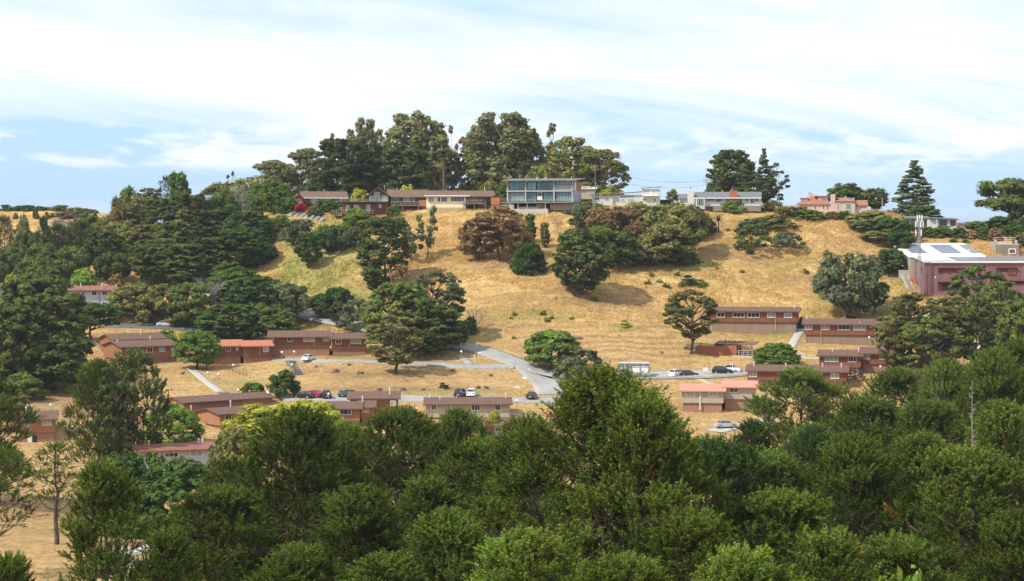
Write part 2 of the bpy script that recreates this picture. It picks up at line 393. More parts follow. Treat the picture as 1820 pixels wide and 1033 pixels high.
def asphalt(name, col):
    m = new_mat(name); nt = m.node_tree; N = nt.nodes.new; L = nt.links
    out = N('ShaderNodeOutputMaterial'); b = N('ShaderNodeBsdfPrincipled'); L.new(b.outputs[0], out.inputs[0]); b.inputs['Roughness'].default_value = .92; b.inputs['Specular IOR Level'].default_value = .15
    geo = N('ShaderNodeNewGeometry'); c = None
    def ns(sc, a, e, lo, hi, vor=False):
        t = N('ShaderNodeTexVoronoi') if vor else N('ShaderNodeTexNoise'); t.inputs['Scale'].default_value = sc; L.new(geo.outputs['Position'], t.inputs['Vector'])
        if vor: t.feature = 'DISTANCE_TO_EDGE'
        else: t.inputs['Detail'].default_value = 6
        r = N('ShaderNodeMapRange'); r.inputs[1].default_value = a; r.inputs[2].default_value = e; r.inputs[3].default_value = lo; r.inputs[4].default_value = hi; L.new(t.outputs['Distance' if vor else 0], r.inputs[0]); return r.outputs[0]
    prev = None
    for o in (ns(.16, .4, .6, .90, 1.08), ns(1.4, .3, .7, .86, 1.12), ns(.16, 0, .012, .75, 1, True), ns(.5, .62, .70, 1, .80)):
        x = N('ShaderNodeMix'); x.data_type = 'RGBA'; x.blend_type = 'MULTIPLY'; x.inputs[0].default_value = 1
        if prev is None: x.inputs[6].default_value = (*col, 1)
        else: L.new(prev, x.inputs[6])
        L.new(o, x.inputs[7]); prev = x.outputs[2]
    L.new(prev, b.inputs['Base Color']); return m
M_ASPH = asphalt('cracked_asphalt', (.34, .325, .30))
M_MARK = mat('worn_road_paint', (.55, .54, .50), .9, 2.5, .3)
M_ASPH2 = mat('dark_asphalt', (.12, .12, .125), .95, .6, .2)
M_CONC = mat('concrete', (.42, .39, .34), .95, .8, .12)
M_GRAVELPATH = mat('trodden_path', (.44, .35, .24), .95, .8, .15)
ribbon('road', [(470,556),(545,563),(600,573),(680,588),(740,598),(800,612),(850,622),(900,637),(940,655),(968,678),(982,702)], 6.6, M_ASPH, 'sun bleached asphalt road curving down the hill', .08, taper=lambda t: 4.8 + 2.2 * min(1, max(0, (t - .35) * 2)))
ribbon('side_road', [(496,640),(560,641),(640,641.5),(720,645),(800,650),(860,652),(915,652)], 4.6, M_ASPH, 'narrow asphalt lane in front of the red apartments', .13)
ribbon('lower_parking_road', [(505,709),(600,709),(700,709),(800,710),(880,711),(950,712),(1000,712)], 6.5, M_ASPH, 'parking strip behind the lower apartments', .1)
ribbon('upper_parking_road', [(958,668),(1010,668),(1060,668),(1130,668),(1200,667),(1270,665),(1322,661)], 9.0, M_ASPH, 'parking lot with cars at the foot of the hill', .16)
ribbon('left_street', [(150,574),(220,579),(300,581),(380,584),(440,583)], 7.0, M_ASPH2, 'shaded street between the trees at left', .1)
ribbon('valley_street', [(200,985),(250,978),(300,973),(350,970),(420,968)], 5.5, M_CONC, 'pale driveway in the valley at lower left', .1)
ribbon('valley_road', [(180,1006),(260,1000),(320,995),(400,988)], 3.2, M_ASPH2, 'strip of dark road in the valley at lower left', .1)
ribbon('road_marking', [(938,656),(946,658),(953,659.5)], 1.0, M_MARK, 'worn white road marking, upper one', .10, 3); ribbon('road_marking', [(930,671),(938,673.5)], .9, M_MARK, 'worn white road marking, lower one', .10, 3)
ribbon('stepped_path', [(335,652),(350,664),(365,677),(378,687),(392,697)], 2.0, M_CONC, 'concrete footpath beside the two green trees', .08, 4)
ribbon('right_path', [(1424,584),(1418,596),(1411,608),(1406,618)], 2.2, M_CONC, 'concrete path climbing between the red apartments', .08, 4)
ribbon('cross_path', [(1376,622),(1420,633),(1440,637),(1475,636)], 1.6, M_CONC, 'short pale path right of the round bush', .08, 4)
ribbon('shed_path', [(1300,632),(1330,634),(1360,635)], 1.5, M_CONC, 'pale path below the open wooden shed', .08, 4)
ribbon('lower_right_drive', [(1270,768),(1300,760),(1340,752),(1375,748)], 4.5, M_CONC, 'pale driveway seen between the pines', .08, 5)
ribbon('dirt_ramp', [(1240,672),(1260,680),(1285,690)], 1.6, M_GRAVELPATH, 'worn footpath down the bank under the parking lot', .06, 4)
ribbon('kerb_path', [(900,735),(940,741),(960,745)], 1.4, M_CONC, 'pale path right of the beige apartment', .06, 4)
ribbon('mid_path', [(812,633),(828,640),(836,648)], 1.8, M_ASPH, 'short asphalt path beside the lamp by the road', .1, 4)
RD = np.array(ROADS)
# thin summer air between the camera and the ridge
def haze():
    x0, x1, y0, y1, z0, z1 = -9300, 9300, -2100, 25300, -60, 46
    V = np.array([(x, y, z) for z in (z0, z1) for y in (y0, y1) for x in (x0, x1)]); Fq = np.array([(0,2,3,1),(4,5,7,6),(0,1,5,4),(1,3,7,5),(3,2,6,7),(2,0,4,6)])
    m = new_mat('thin_air'); nt = m.node_tree; out = nt.nodes.new('ShaderNodeOutputMaterial'); v = nt.nodes.new('ShaderNodeVolumePrincipled'); v.inputs['Color'].default_value = (.80, .90, 1.0, 1); v.inputs['Density'].default_value = .00006; v.inputs['Anisotropy'].default_value = .2
    nt.links.new(v.outputs[0], out.inputs['Volume']); tag(link('haze', mesh_arrays('haze', V, Fq, [m])), 'thin pale summer haze in the air', kind='stuff')
HAZE = True
if HAZE: haze()
# ---------------------------------------------------------------- foliage materials
def leaf_material(name, trans=.3, var=.35, gloss=0.0):
    m = new_mat(name); nt = m.node_tree; N = nt.nodes.new; L = nt.links
    out = N('ShaderNodeOutputMaterial'); oi = N('ShaderNodeObjectInfo'); geo = N('ShaderNodeNewGeometry')
    mr = N('ShaderNodeMapRange'); mr.inputs[3].default_value = 1 - var; mr.inputs[4].default_value = 1 + var; L.new(geo.outputs['Random Per Island'], mr.inputs[0])
    t = N('ShaderNodeTexNoise'); t.inputs['Scale'].default_value = .45; t.inputs['Detail'].default_value = 3; L.new(geo.outputs['Position'], t.inputs['Vector'])
    hs = N('ShaderNodeHueSaturation'); ra = N('ShaderNodeAttribute'); ra.attribute_name = 'rust'; rm = N('ShaderNodeMix'); rm.data_type = 'RGBA'
    L.new(ra.outputs['Fac'], rm.inputs[0]); L.new(oi.outputs['Color'], rm.inputs[6]); rm.inputs[7].default_value = (.36, .15, .06, 1); L.new(rm.outputs[2], hs.inputs['Color'])
    hr = N('ShaderNodeMapRange'); hr.inputs[1].default_value = .3; hr.inputs[2].default_value = .7; hr.inputs[3].default_value = .478; hr.inputs[4].default_value = .512; L.new(t.outputs[0], hr.inputs[0])
    L.new(hr.outputs[0], hs.inputs['Hue'])
    vr = N('ShaderNodeMapRange'); vr.inputs[3].default_value = .78; vr.inputs[4].default_value = 1.24; L.new(oi.outputs['Random'], vr.inputs[0])
    mu = N('ShaderNodeMath'); mu.operation = 'MULTIPLY'; L.new(vr.outputs[0], mu.inputs[0]); L.new(mr.outputs[0], mu.inputs[1]); ta = N('ShaderNodeAttribute'); ta.attribute_name = 'tint'; m3 = N('ShaderNodeMath'); m3.operation = 'MULTIPLY'; L.new(mu.outputs[0], m3.inputs[0]); L.new(ta.outputs['Fac'], m3.inputs[1]); L.new(m3.outputs[0], hs.inputs['Value'])
    d = N('ShaderNodeBsdfDiffuse'); L.new(hs.outputs[0], d.inputs[0]); tr = N('ShaderNodeBsdfTranslucent')
    h2 = N('ShaderNodeHueSaturation'); h2.inputs['Value'].default_value = 1.25; h2.inputs['Saturation'].default_value = 1.1; h2.inputs['Hue'].default_value = .49; L.new(hs.outputs[0], h2.inputs['Color']); L.new(h2.outputs[0], tr.inputs[0])
    mx = N('ShaderNodeMixShader'); mx.inputs[0].default_value = trans; L.new(d.outputs[0], mx.inputs[1]); L.new(tr.outputs[0], mx.inputs[2])
    last = mx.outputs[0]
    if gloss:
        g = N('ShaderNodeBsdfGlossy'); g.inputs['Roughness'].default_value = .45; m2 = N('ShaderNodeMixShader'); m2.inputs[0].default_value = gloss
        L.new(last, m2.inputs[1]); L.new(g.outputs[0], m2.inputs[2]); last = m2.outputs[0]
    L.new(last, out.inputs[0]); return m
M_LEAF = leaf_material('leaves', .38, .34)
M_NEEDLE = leaf_material('pine_needles', .28, .42)
M_BARK = mat('bark', (.105, .078, .055), .95, 1.5, .35, bump=.3)
M_BARKP = mat('pale_bark', (.30, .26, .21), .9, 1.2, .3)
M_DEAD = mat('bleached_dead_wood', (.25, .23, .20), .9, 2., .25)

def tubes(paths, n=5):
    """paths: list of (points[k,3], radii[k]) -> vertex and face arrays"""
    V = []; Fc = []; off = 0
    ang = np.arange(n) * 2 * np.pi / n; ca, sa = np.cos(ang), np.sin(ang)
    for P, r in paths:
        P = np.asarray(P, float); r = np.asarray(r, float); k = len(P)
        T = np.gradient(P, axis=0); T /= np.linalg.norm(T, axis=1, keepdims=True) + 1e-9
        ref = np.array([1., .3, .1]) if abs(T[0, 2]) > .8 else np.array([0, 0, 1.])
        A = np.cross(T, ref); A /= np.linalg.norm(A, axis=1, keepdims=True) + 1e-9; B = np.cross(T, A)
        ring = P[:, None] + r[:, None, None] * (A[:, None] * ca[None, :, None] + B[:, None] * sa[None, :, None])
        V.append(ring.reshape(-1, 3))
        i = (np.arange(k - 1) * n)[:, None] + np.arange(n)[None]; j = (np.arange(k - 1) * n)[:, None] + (np.arange(n) + 1)[None] % n
        Fc.append((np.stack([i, j, j + n, i + n], -1) + off).reshape(-1, 4)); off += k * n
    return np.concatenate(V), np.concatenate(Fc)
def unit(v): return v / (np.linalg.norm(v, axis=-1, keepdims=True) + 1e-9)
def rdir(rs, n): return unit(rs.normal(size=(n, 3)))
def quads(C, Nn, size, rs, asp=1.0, tip=None):
    """one small bent leaf spray (a quad) at every C facing Nn"""
    n = len(C); a = unit(np.cross(Nn, rdir(rs, n))); b = np.cross(Nn, a)
    s = (size * (.6 + .8 * rs.rand(n)))[:, None] if np.ndim(size) == 0 else (size * (.6 + .8 * rs.rand(n)))[:, None]
    a = a * s * .5; b = b * s * .5 * asp
    k1 = (.5 + .7 * rs.rand(n))[:, None]
    V = np.stack([C - a * k1 - b, C + a - b * k1, C + a * k1 + b, C - a + b * k1], 1).reshape(-1, 3)
    return V, np.arange(n * 4).reshape(-1, 4)
def curve(p, q, sag, k, rs, wob=.06):
    t = np.linspace(0, 1, k)[:, None]; p = np.asarray(p); q = np.asarray(q); d = np.linalg.norm(q - p)
    P = p * (1 - t) + q * t; P[:, 2] += (np.sin(t[:, 0] * np.pi)) * sag * d
    P[1:-1] += rs.normal(size=(k - 2, 3)) * wob * d / 2
    return P

def broad(seed, H, Wd, h0, nl=12, nc=9, nf=60, ls=.42, prof='round', flat=.75, lob=(.17, .27), stems=1, trunk_r=.03, lean=0., cl=.42, limb_vis=1.0, droop=0., core=.25, sep=.56):
    """broadleaf, cypress or open pine crown: lobes > clumps > leaf sprays, and limbs that reach the lobes"""
    rs = np.random.RandomState(seed)
    Rr = Wd / 2; lobes = []; tries = 0
    while len(lobes) < nl and tries < 4000:
        tries += 1; t = rs.rand(); a = rs.rand() * 6.283
        if prof == 'round': pr = math.sqrt(max(0, 1 - (2 * t - 1) ** 2 * .95)); 
        elif prof == 'dome': pr = math.sqrt(max(0, 1 - t ** 2)); 
        elif prof == 'umb': pr = (1 - (1.4 * t - .4) ** 2) ** .5 if t > .12 else .6
        elif prof == 'cone': pr = max(.06, (1 - t) ** .8)
        elif prof == 'col': pr = .55 + .45 * math.sin(t * 3.0)
        elif prof == 'tall': pr = .5 + .5 * math.sin(min(1, t * 1.15) * 2.7)
        else: pr = 1
        lr = Wd * (lob[0] + (lob[1] - lob[0]) * rs.rand()) * (1 if prof not in ('cone',) else max(.45, pr * 1.3))
        rr = max(0, Rr * pr - lr * .75) * (1 - core * rs.rand() ** 1.5)
        z = h0 * H + (H * (1 - h0)) * t
        z = min(z, H - lr * flat * .8); z = max(z, h0 * H + lr * flat * .3)
        p = np.array([math.cos(a) * rr + lean * z, math.sin(a) * rr, z])
        if all(np.linalg.norm((p - q) * [1, 1, 1.25]) > sep * (lr + l2) * (.9 if tries < 2000 else .55) for q, l2 in lobes): lobes.append((p, lr))
    CV = []; CN = []; CT = []; paths = []
    # trunk(s)
    st = []
    for i in range(stems):
        a = i * 2.4 + rs.rand(); o = np.array([math.cos(a), math.sin(a), 0]) * (0 if stems == 1 else Wd * .035)
        top = np.array([math.cos(a) * Rr * (.12 if stems == 1 else .3) + lean * H * .8, math.sin(a) * Rr * (.12 if stems == 1 else .3), H * (.80 if stems == 1 else .72 + .2 * rs.rand())])
        P = curve(o - [0, 0, H * .04], top, 0, 9, rs, .018); r0 = H * trunk_r / math.sqrt(stems) * (1 if stems == 1 else 1.15)
        r = r0 * (1 - np.linspace(0, 1, 9) * .82); r[0] *= 1.5; st.append(P); paths.append((P, r))
    for p, lr in lobes:
        P = st[rs.randint(len(st))] if stems == 1 else min(st, key=lambda P: np.min(np.linalg.norm(P - p, axis=1)))
        zz = max(h0 * H * (.62 + .3 * rs.rand()), p[2] - np.linalg.norm(p[:2] - P[4][:2]) * 1.0 - lr * .3)
        k = int(np.clip(np.searchsorted(P[:, 2], zz), 1, 7)); b0 = P[k]
        Q = curve(b0, p, -.05, 6, rs, .05); rr = H * trunk_r * .36 * limb_vis * (1 - np.linspace(0, .75, 6)); paths.append((Q, rr))
        d = rdir(rs, nc); d[:, 2] = np.abs(d[:, 2]) * .9 + d[:, 2] * .1 if prof in ('umb',) else d[:, 2] * .8 + .12
        d = unit(d); cr = lr * cl * (.7 + .6 * rs.rand(nc))
        cc = p + d * (lr - cr * .6)[:, None] * np.array([1, 1, flat]) * (.75 + .3 * rs.rand(nc))[:, None]
        for c in cc[:4]:
            paths.append((curve(Q[3], c, -.04, 4, rs, .06), H * trunk_r * .13 * limb_vis * np.array([1, .8, .6, .25])))
        m = nf
        dd = rdir(rs, nc * m).reshape(nc, m, 3); rad = rs.rand(nc, m, 1) ** .55 * np.where(rs.rand(nc, m, 1) < .30, 1.55, 1.0)
        off = dd * rad * cr[:, None, None] * np.array([1, 1, flat * .95]); off[..., 2] -= droop * rad[..., 0] * rs.rand(nc, m) * cr[:, None]
        CV.append((cc[:, None] + off).reshape(-1, 3))
        CT.append(np.full(nc * m, .8 + .4 * rs.rand()) * np.repeat(.88 + .24 * rs.rand(nc), m)); nn = dd + d[:, None] * .5 + rdir(rs, nc * m).reshape(nc, m, 3) * .55 + np.array([0, 0, .35]); CN.append(nn.reshape(-1, 3))
    CV = np.concatenate(CV); CN = unit(np.concatenate(CN))
    V, Q = quads(CV, CN, ls, rs); TI = np.repeat(np.concatenate(CT), 4)
    sx = Wd / (np.percentile(np.abs(V[:, :2] - [lean * H * .5, 0]), 98) * 2); sz = H / V[:, 2].max()
    return V * [sx, sx, sz], Q, tubes([(P * [sx, sx, sz], r) for P, r in paths]), H, Wd, TI
def bare(seed, H, Wd, n=9, h0=.25, tr=.03):
    rs = np.random.RandomState(seed); paths = []
    P = curve([0, 0, -.3], [0, 0, H * .9], 0, 7, rs, .03); paths.append((P, H * tr * (1 - np.linspace(0, .85, 7))))
    for i in range(n):
        a = rs.rand() * 6.283; h = h0 + (1 - h0) * rs.rand() * .7; b0 = P[int(np.clip(h * 7, 1, 6))]
        e = b0 + np.array([math.cos(a), math.sin(a), .5 + rs.rand() * .6]) * Wd * .4 * (1.2 - h * .6); e[2] = min(e[2], H)
        Q = curve(b0, e, -.08, 6, rs, .08); paths.append((Q, H * tr * .45 * (1 - np.linspace(0, .8, 6))))
        for j in range(6):
            b1 = Q[rs.randint(2, 6)]; e1 = b1 + (unit(e - b0) + rs.normal(size=3) * .6) * Wd * .17; S1 = curve(b1, e1, 0, 4, rs, .1)
            paths.append((S1, H * tr * .18 * np.array([1, .8, .6, .3])))
            for l in range(4):
                b2 = S1[rs.randint(1, 4)]; paths.append((curve(b2, b2 + (unit(e1 - b1) + rs.normal(size=3) * .7) * Wd * .09, 0, 3, rs, .1), H * tr * .08 * np.array([1, .7, .4])))
    return tubes(paths, 4)
def pine(seed, H, Wd, h0=.22, nlimb=60, nsec=15, nsho=8, need=26, nl=.17, nw=.022, sl=.5, up=.5, expo=.6, ragged=.25, brush=.8, lead=3):
    """pine with limbs > side branches > upturned shoots clad in needles"""
    rs = np.random.RandomState(seed); paths = []
    T = curve([0, 0, -.8], [Wd * .03, 0, H * .985], 0, 12, rs, .006); r0 = H * .017
    paths.append((T, r0 * (1.15 - np.linspace(0, 1, 12))))
    SB = []; SD = []; SL = []
    for i in range(nlimb):
        t = (i + rs.rand()) / nlimb; t = t ** .85; h = h0 + (1 - h0) * t; a = i * 2.39996 + rs.normal() * .35
        k = h * 11; k0 = int(min(10, k)); b0 = T[k0] + (T[k0 + 1] - T[k0]) * (k - k0)
        pf = (1 - t) ** expo * (1 if t > .12 else .65 + 2.9 * t); L_ = Wd * .5 * (pf * (1 - ragged + 2 * ragged * rs.rand() * .8) + .05)
        e0 = .05 + .75 * t + rs.normal() * .12; s = np.linspace(0, 1, 7)
        hd = np.array([math.cos(a), math.sin(a), 0])
        P = b0 + hd[None] * (s * L_ * math.cos(min(e0, 1.3)))[:, None]
        P[:, 2] += s * L_ * math.sin(e0) * .8 + s ** 2 * L_ * up * .55 - s * L_ * .12; P[1:] += rs.normal(size=(6, 3)) * L_ * .02
        paths.append((P, r0 * .38 * (1.1 - t) * (1 - s * .85) + .012))
        ns = max(4, int(nsec * (L_ / (Wd * .42))))
        for j in range(ns):
            f = 1.0 - .68 * (j / ns) ** 1.1; q = f * 6; q0 = int(min(5, q)); b1 = P[q0] + (P[q0 + 1] - P[q0]) * (q - q0)
            tn = unit(P[q0 + 1] - P[q0]); side = np.cross(tn, [0, 0, 1]) * (1 if j % 2 else -1)
            dr = unit(tn * (.75 + .3 * rs.rand()) + side * (.2 + .75 * rs.rand()) * (1 if j > 1 else .15) + np.array([0, 0, up * (.25 + .5 * rs.rand())]))
            l2 = L_ * (.16 + .16 * rs.rand()) + sl * .8
            paths.append((np.stack([b1, b1 + dr * l2 * .55, b1 + dr * l2 + [0, 0, l2 * .15]]), np.array([.03, .02, .01])))
            m = nsho; ff = rs.rand(m) ** .7; ff[0] = 1
            base = b1 + dr[None] * (l2 * ff)[:, None]
            d2 = unit(dr * .7 + rs.normal(size=(m, 3)) * .45 + np.array([0, 0, up])); SB.append(base); SD.append(d2); SL.append(sl * (.6 + .8 * rs.rand(m)))
    for k in range(lead * 6):
        SB.append((T[-1] - [0, 0, .25 * (k // lead)])[None]); d = unit(np.array([rs.normal() * .3, rs.normal() * .3, 1.0])); SD.append(d[None]); SL.append(np.array([sl * 1.3]))
    SB = np.concatenate(SB); SD = np.concatenate(SD); SL = np.concatenate(SL); n = len(SB)
    f = rs.rand(n, need) ** .8; ax = SD[:, None]; rad = np.cross(ax, rdir(rs, n * need).reshape(n, need, 3)); rad = unit(rad)
    o = SB[:, None] + ax * (f * SL[:, None])[..., None]; dn = unit(ax * brush + rad); ln = nl * (.7 + .6 * rs.rand(n, need, 1)) * (1.1 - .35 * f[..., None])
    w = unit(np.cross(dn, rdir(rs, n * need).reshape(n, need, 3))) * nw
    V = np.stack([o - w, o + w, o + dn * ln], 2).reshape(-1, 3)
    sz = H / V[:, 2].max()
    return V * [1, 1, sz], np.arange(len(V)).reshape(-1, 3), tubes([(P * [1, 1, sz], r) for P, r in paths], 4), H, Wd

def plume_pine(seed, H, Wd, h0=.15, nl=46, npl=22, nsh=7, need=22, prof=.6, lr0=.13, lr1=.2, nlen=.19, nw=.024, pl=1.1, upw=.8, irr=.25, dead=30, flat=.8):
    """old Monterey pine: limbs carry billows, every billow is covered in upright plumes of needled shoots"""
    rs = np.random.RandomState(seed); T = curve([0, 0, -.8], [Wd * .03, 0, H * .97], 0, 12, rs, .008); r0 = H * .016; paths = [(T, r0 * (1.15 - np.linspace(0, 1, 12) * .95))]
    PB = []; PD = []; PLn = []
    for i in range(nl):
        t = ((i + .2 + .6 * rs.rand()) / nl) ** .9; a = i * 2.39996 + rs.normal() * .4; env = Wd * .5 * (1 - t ** 1.7) ** prof * (1 if t > .15 else .75 + t * 1.6)
        lr = Wd * (lr0 + (lr1 - lr0) * rs.rand()) * (1 - .45 * t); rr = max(0, env * (1 - irr * rs.rand()) - lr * .7)
        if i % 4 == 3: rr *= .5
        z = (h0 + (1 - h0) * t) * H; z = min(z, H - lr * .9)
        c = np.array([math.cos(a) * rr, math.sin(a) * rr, z]); k = int(np.clip((z - rr * .5) / H * 11, 1, 10))
        Q = curve(T[k], c, -.10, 7, rs, .05); paths.append((Q, r0 * .36 * (1.15 - t) * (1 - np.linspace(0, .8, 7)) + .015))
        d = rdir(rs, npl); d[:, 2] = np.where(d[:, 2] < -.35, -d[:, 2], d[:, 2]); out = np.array([math.cos(a), math.sin(a), .25]) * .45; d = unit(d + out)
        b = c + d * lr * np.array([1, 1, flat]) * (.65 + .35 * rs.rand(npl))[:, None]
        for j in range(0, npl, 3): paths.append((np.stack([Q[-2], Q[-2] * .35 + b[j] * .65 - [0, 0, .1], b[j]]), np.array([.05, .035, .02])))
        PB.append(b); PD.append(unit(d * .75 + np.array([0, 0, upw]) + rs.normal(size=(npl, 3)) * .18)); PLn.append(pl * (.6 + .7 * rs.rand(npl)) * (1 + .25 * t))
    nt_ = 9; PB.append(np.tile(T[-1], (nt_, 1)) + rs.normal(size=(nt_, 3)) * [.5, .5, .6] - [0, 0, .6]); PD.append(unit(rs.normal(size=(nt_, 3)) * .15 + [0, 0, 1.])); PLn.append(np.full(nt_, pl * 1.5))
    PB = np.concatenate(PB); PD = np.concatenate(PD); PLn = np.concatenate(PLn); n = len(PB)
    f = np.linspace(.05, 1, nsh)[None] * np.ones((n, 1)); side = rdir(rs, n * nsh).reshape(n, nsh, 3)
    SD = unit(PD[:, None] * (.9 + .5 * f[..., None]) + side * (.75 * (1.1 - f))[..., None] + np.array([0, 0, .25])); SB = PB[:, None] + PD[:, None] * (f * PLn[:, None] * .8)[..., None]
    LT = np.repeat(np.concatenate([np.repeat(.58 + .75 * rs.rand(nl), npl), np.full(nt_, 1.15)]) * (.85 + .3 * rs.rand(n)), nsh); SB = SB.reshape(-1, 3); SD = SD.reshape(-1, 3); SL = (np.repeat(PLn, nsh) * (.30 + .16 * rs.rand(n * nsh))); n = len(SB)
    g = rs.rand(n, need) ** .85; ax = SD[:, None]; rad = unit(np.cross(ax, rdir(rs, n * need).reshape(n, need, 3)))
    o = SB[:, None] + ax * (g * SL[:, None])[..., None]; dn = unit(ax * .85 + rad); ln = nlen * (.7 + .6 * rs.rand(n, need, 1)) * (1.15 - .4 * g[..., None])
    w = unit(np.cross(dn, rdir(rs, n * need).reshape(n, need, 3))) * nw
    V = np.stack([o - w, o + w, o + dn * ln], 2).reshape(-1, 3)
    RU = np.repeat(np.repeat((rs.rand(len(PB)) < .0035).astype(float), nsh), need * 3)
    TI = (LT[:, None] * (.55 + .75 * g)); TI = np.repeat(TI.reshape(-1), 3)
    for i in range(dead):
        k = rs.randint(2, 9); a = rs.rand() * 6.283; b0 = T[k]; L_ = Wd * (.12 + .3 * rs.rand()); paths.append((curve(b0, b0 + np.array([math.cos(a), math.sin(a), .15]) * L_, -.05, 4, rs, .08), np.array([.05, .035, .02, .008])))
    sz = H / V[:, 2].max(); sx = Wd / (np.percentile(np.abs(V[:, :2]), 98) * 2)
    return V * [sx, sx, sz], np.arange(len(V)).reshape(-1, 3), tubes([(P * [sx, sx, sz], r) for P, r in paths], 4), H, Wd, TI, RU

ARCH = {}
def arch(key, res, bark=M_BARK, leafm=M_LEAF):
    V, Q, (TV, TF), H, Wd = res[:5]; at_ = {'tint': res[5]} if len(res) > 5 else {'tint': np.ones(len(V))}
    if len(res) > 6: at_['rust'] = res[6]
    print('arch', key, len(Q) * (Q.shape[1] - 2), len(TF) * 2)
    ARCH[key] = (mesh_arrays('crown_' + key, V, Q, [leafm], attrs=at_), mesh_arrays('trunk_' + key, TV, TF, [bark], True), H, Wd)
arch('oak1', broad(1, 9, 11, .12, 18, 13, 46, .36, 'dome', .85, (.13, .23), cl=.38)); arch('oak2', broad(2, 9, 11, .14, 24, 12, 44, .36, 'round', .85, (.12, .2), cl=.38))
arch('oak3', broad(3, 10, 12, .08, 30, 11, 42, .36, 'dome', .8, (.11, .18), cl=.38)); arch('umb1', broad(4, 9, 11.5, .42, 18, 12, 46, .34, 'umb', .7, (.12, .19), limb_vis=1.3, trunk_r=.035, cl=.38))
arch('umb2', broad(5, 9, 10, .16, 26, 12, 44, .34, 'umb', .8, (.13, .2), limb_vis=1.3, trunk_r=.034, cl=.38))
arch('round', broad(6, 7, 9, .0, 60, 10, 40, .26, 'dome', 1.0, (.10, .14), core=.12, cl=.4, sep=.45))
arch('cyp1', broad(7, 18, 12, .06, 90, 9, 30, .38, 'tall', .68, (.085, .15), trunk_r=.022, cl=.38, sep=.46, core=.3)); arch('cyp2', broad(8, 15, 13, .10, 86, 9, 30, .38, 'round', .65, (.085, .15), trunk_r=.025, cl=.38, sep=.46, core=.3))
arch('cyp3', broad(9, 20, 10, .08, 40, 9, 36, .45, 'cone', .5, (.13, .22), trunk_r=.02))
arch('open1', broad(10, 15, 12, .26, 44, 8, 36, .36, 'round', .5, (.08, .15), trunk_r=.026, limb_vis=1.2, cl=.36)); arch('open2', broad(11, 17, 12, .18, 44, 8, 36, .36, 'tall', .52, (.08, .15), trunk_r=.024, limb_vis=1.2, cl=.36))
arch('euc1', broad(12, 25, 14, .24, 96, 8, 23, .40, 'tall', .95, (.075, .125), 4, .018, limb_vis=.8, droop=.45, core=.45, sep=.42), M_BARKP); arch('euc2', broad(13, 24, 13, .22, 84, 8, 23, .40, 'round', .95, (.08, .13), 5, .018, limb_vis=.8, droop=.45, core=.45, sep=.42), M_BARKP)
arch('euc3', broad(14, 22, 9, .2, 26, 8, 26, .38, 'tall', .85, (.09, .15), 2, .014, droop=.6), M_BARKP)
arch('sparse', broad(15, 9, 7, .22, 18, 6, 24, .3, 'tall', .8, (.1, .17), 2, .02, limb_vis=1.0)); arch('sparse2', broad(16, 7, 9, .2, 24, 6, 28, .3, 'dome', .7, (.09, .15), 3, .02))
arch('red', broad(17, 17, 9, .05, 70, 7, 28, .36, 'cone', .5, (.09, .17), trunk_r=.018, core=.5)); arch('col', broad(18, 6, 2.6, .03, 22, 7, 26, .24, 'col', 1.1, (.24, .36)))
arch('poplar', broad(19, 11, 6, .05, 26, 9, 36, .34, 'tall', 1.6, (.11, .18), lean=.08)); arch('bush1', broad(20, 3.2, 4.6, -.1, 16, 8, 30, .24, 'dome', .9, (.14, .23))); arch('bush2', broad(21, 2.4, 4.4, -.1, 16, 7, 22, .22, 'dome', .85, (.11, .2), core=.4))
arch('tuft', broad(22, 1.5, 2.2, -.1, 7, 6, 16, .18, 'dome', .9, (.18, .28)))
arch('near1', plume_pine(31, 25, 16, .10, 60, 42, 6, 15, prof=.72, upw=.85, nw=.031, pl=1.05, lr0=.08, lr1=.18, irr=.42, flat=1.0), leafm=M_NEEDLE); arch('near2', plume_pine(32, 21, 16, .08, 58, 42, 6, 15, prof=.5, irr=.5, upw=.6, lr0=.07, lr1=.19, nw=.031, pl=.9), leafm=M_NEEDLE)
arch('near3', plume_pine(33, 24, 12, .10, 54, 32, 6, 17, prof=.6, upw=.65, lr0=.10, pl=.95, nw=.031, irr=.4), leafm=M_NEEDLE)
arch('thin', plume_pine(34, 22, 9, .38, 24, 14, 6, 16, prof=.5, irr=.5, flat=.6, upw=.4, nw=.03), leafm=M_NEEDLE)
arch('mid1', plume_pine(35, 17, 12, .14, 40, 14, 4, 12, nlen=.34, nw=.06, irr=.35, flat=.6), leafm=M_NEEDLE)
arch('mid2', plume_pine(36, 19, 15, .2, 40, 14, 4, 12, nlen=.34, nw=.06, prof=.4, irr=.4, flat=.6), leafm=M_NEEDLE)
arch('mid3', plume_pine(37, 15, 8, .08, 32, 12, 4, 12, nlen=.34, nw=.06, prof=.9, upw=1.2), leafm=M_NEEDLE)
def snag(seed, H, Wd, n=46):
    rs = np.random.RandomState(seed); P = curve([0, 0, -.5], [.2, 0, H], 0, 9, rs, .01); paths = [(P, H * .013 * (1.1 - np.linspace(0, .95, 9)))]
    for i in range(n):
        t = .25 + .73 * i / n; k = t * 8; k0 = int(min(7, k)); b0 = P[k0] + (P[k0 + 1] - P[k0]) * (k - k0); a = rs.rand() * 6.283; L_ = Wd * .5 * (1.15 - t) * (.25 + .9 * rs.rand()); d = np.array([math.cos(a), math.sin(a), .15 + .35 * rs.rand()])
        Q = curve(b0, b0 + d * L_, -.06, 5, rs, .08); paths.append((Q, .075 * np.array([1, .85, .6, .4, .2])))
        for j in range(3): b1 = Q[rs.randint(1, 5)]; paths.append((curve(b1, b1 + (d + rs.normal(size=3) * .7) * L_ * .3, 0, 3, rs, .1), .04 * np.array([1, .7, .3])))
    return tubes(paths, 4)
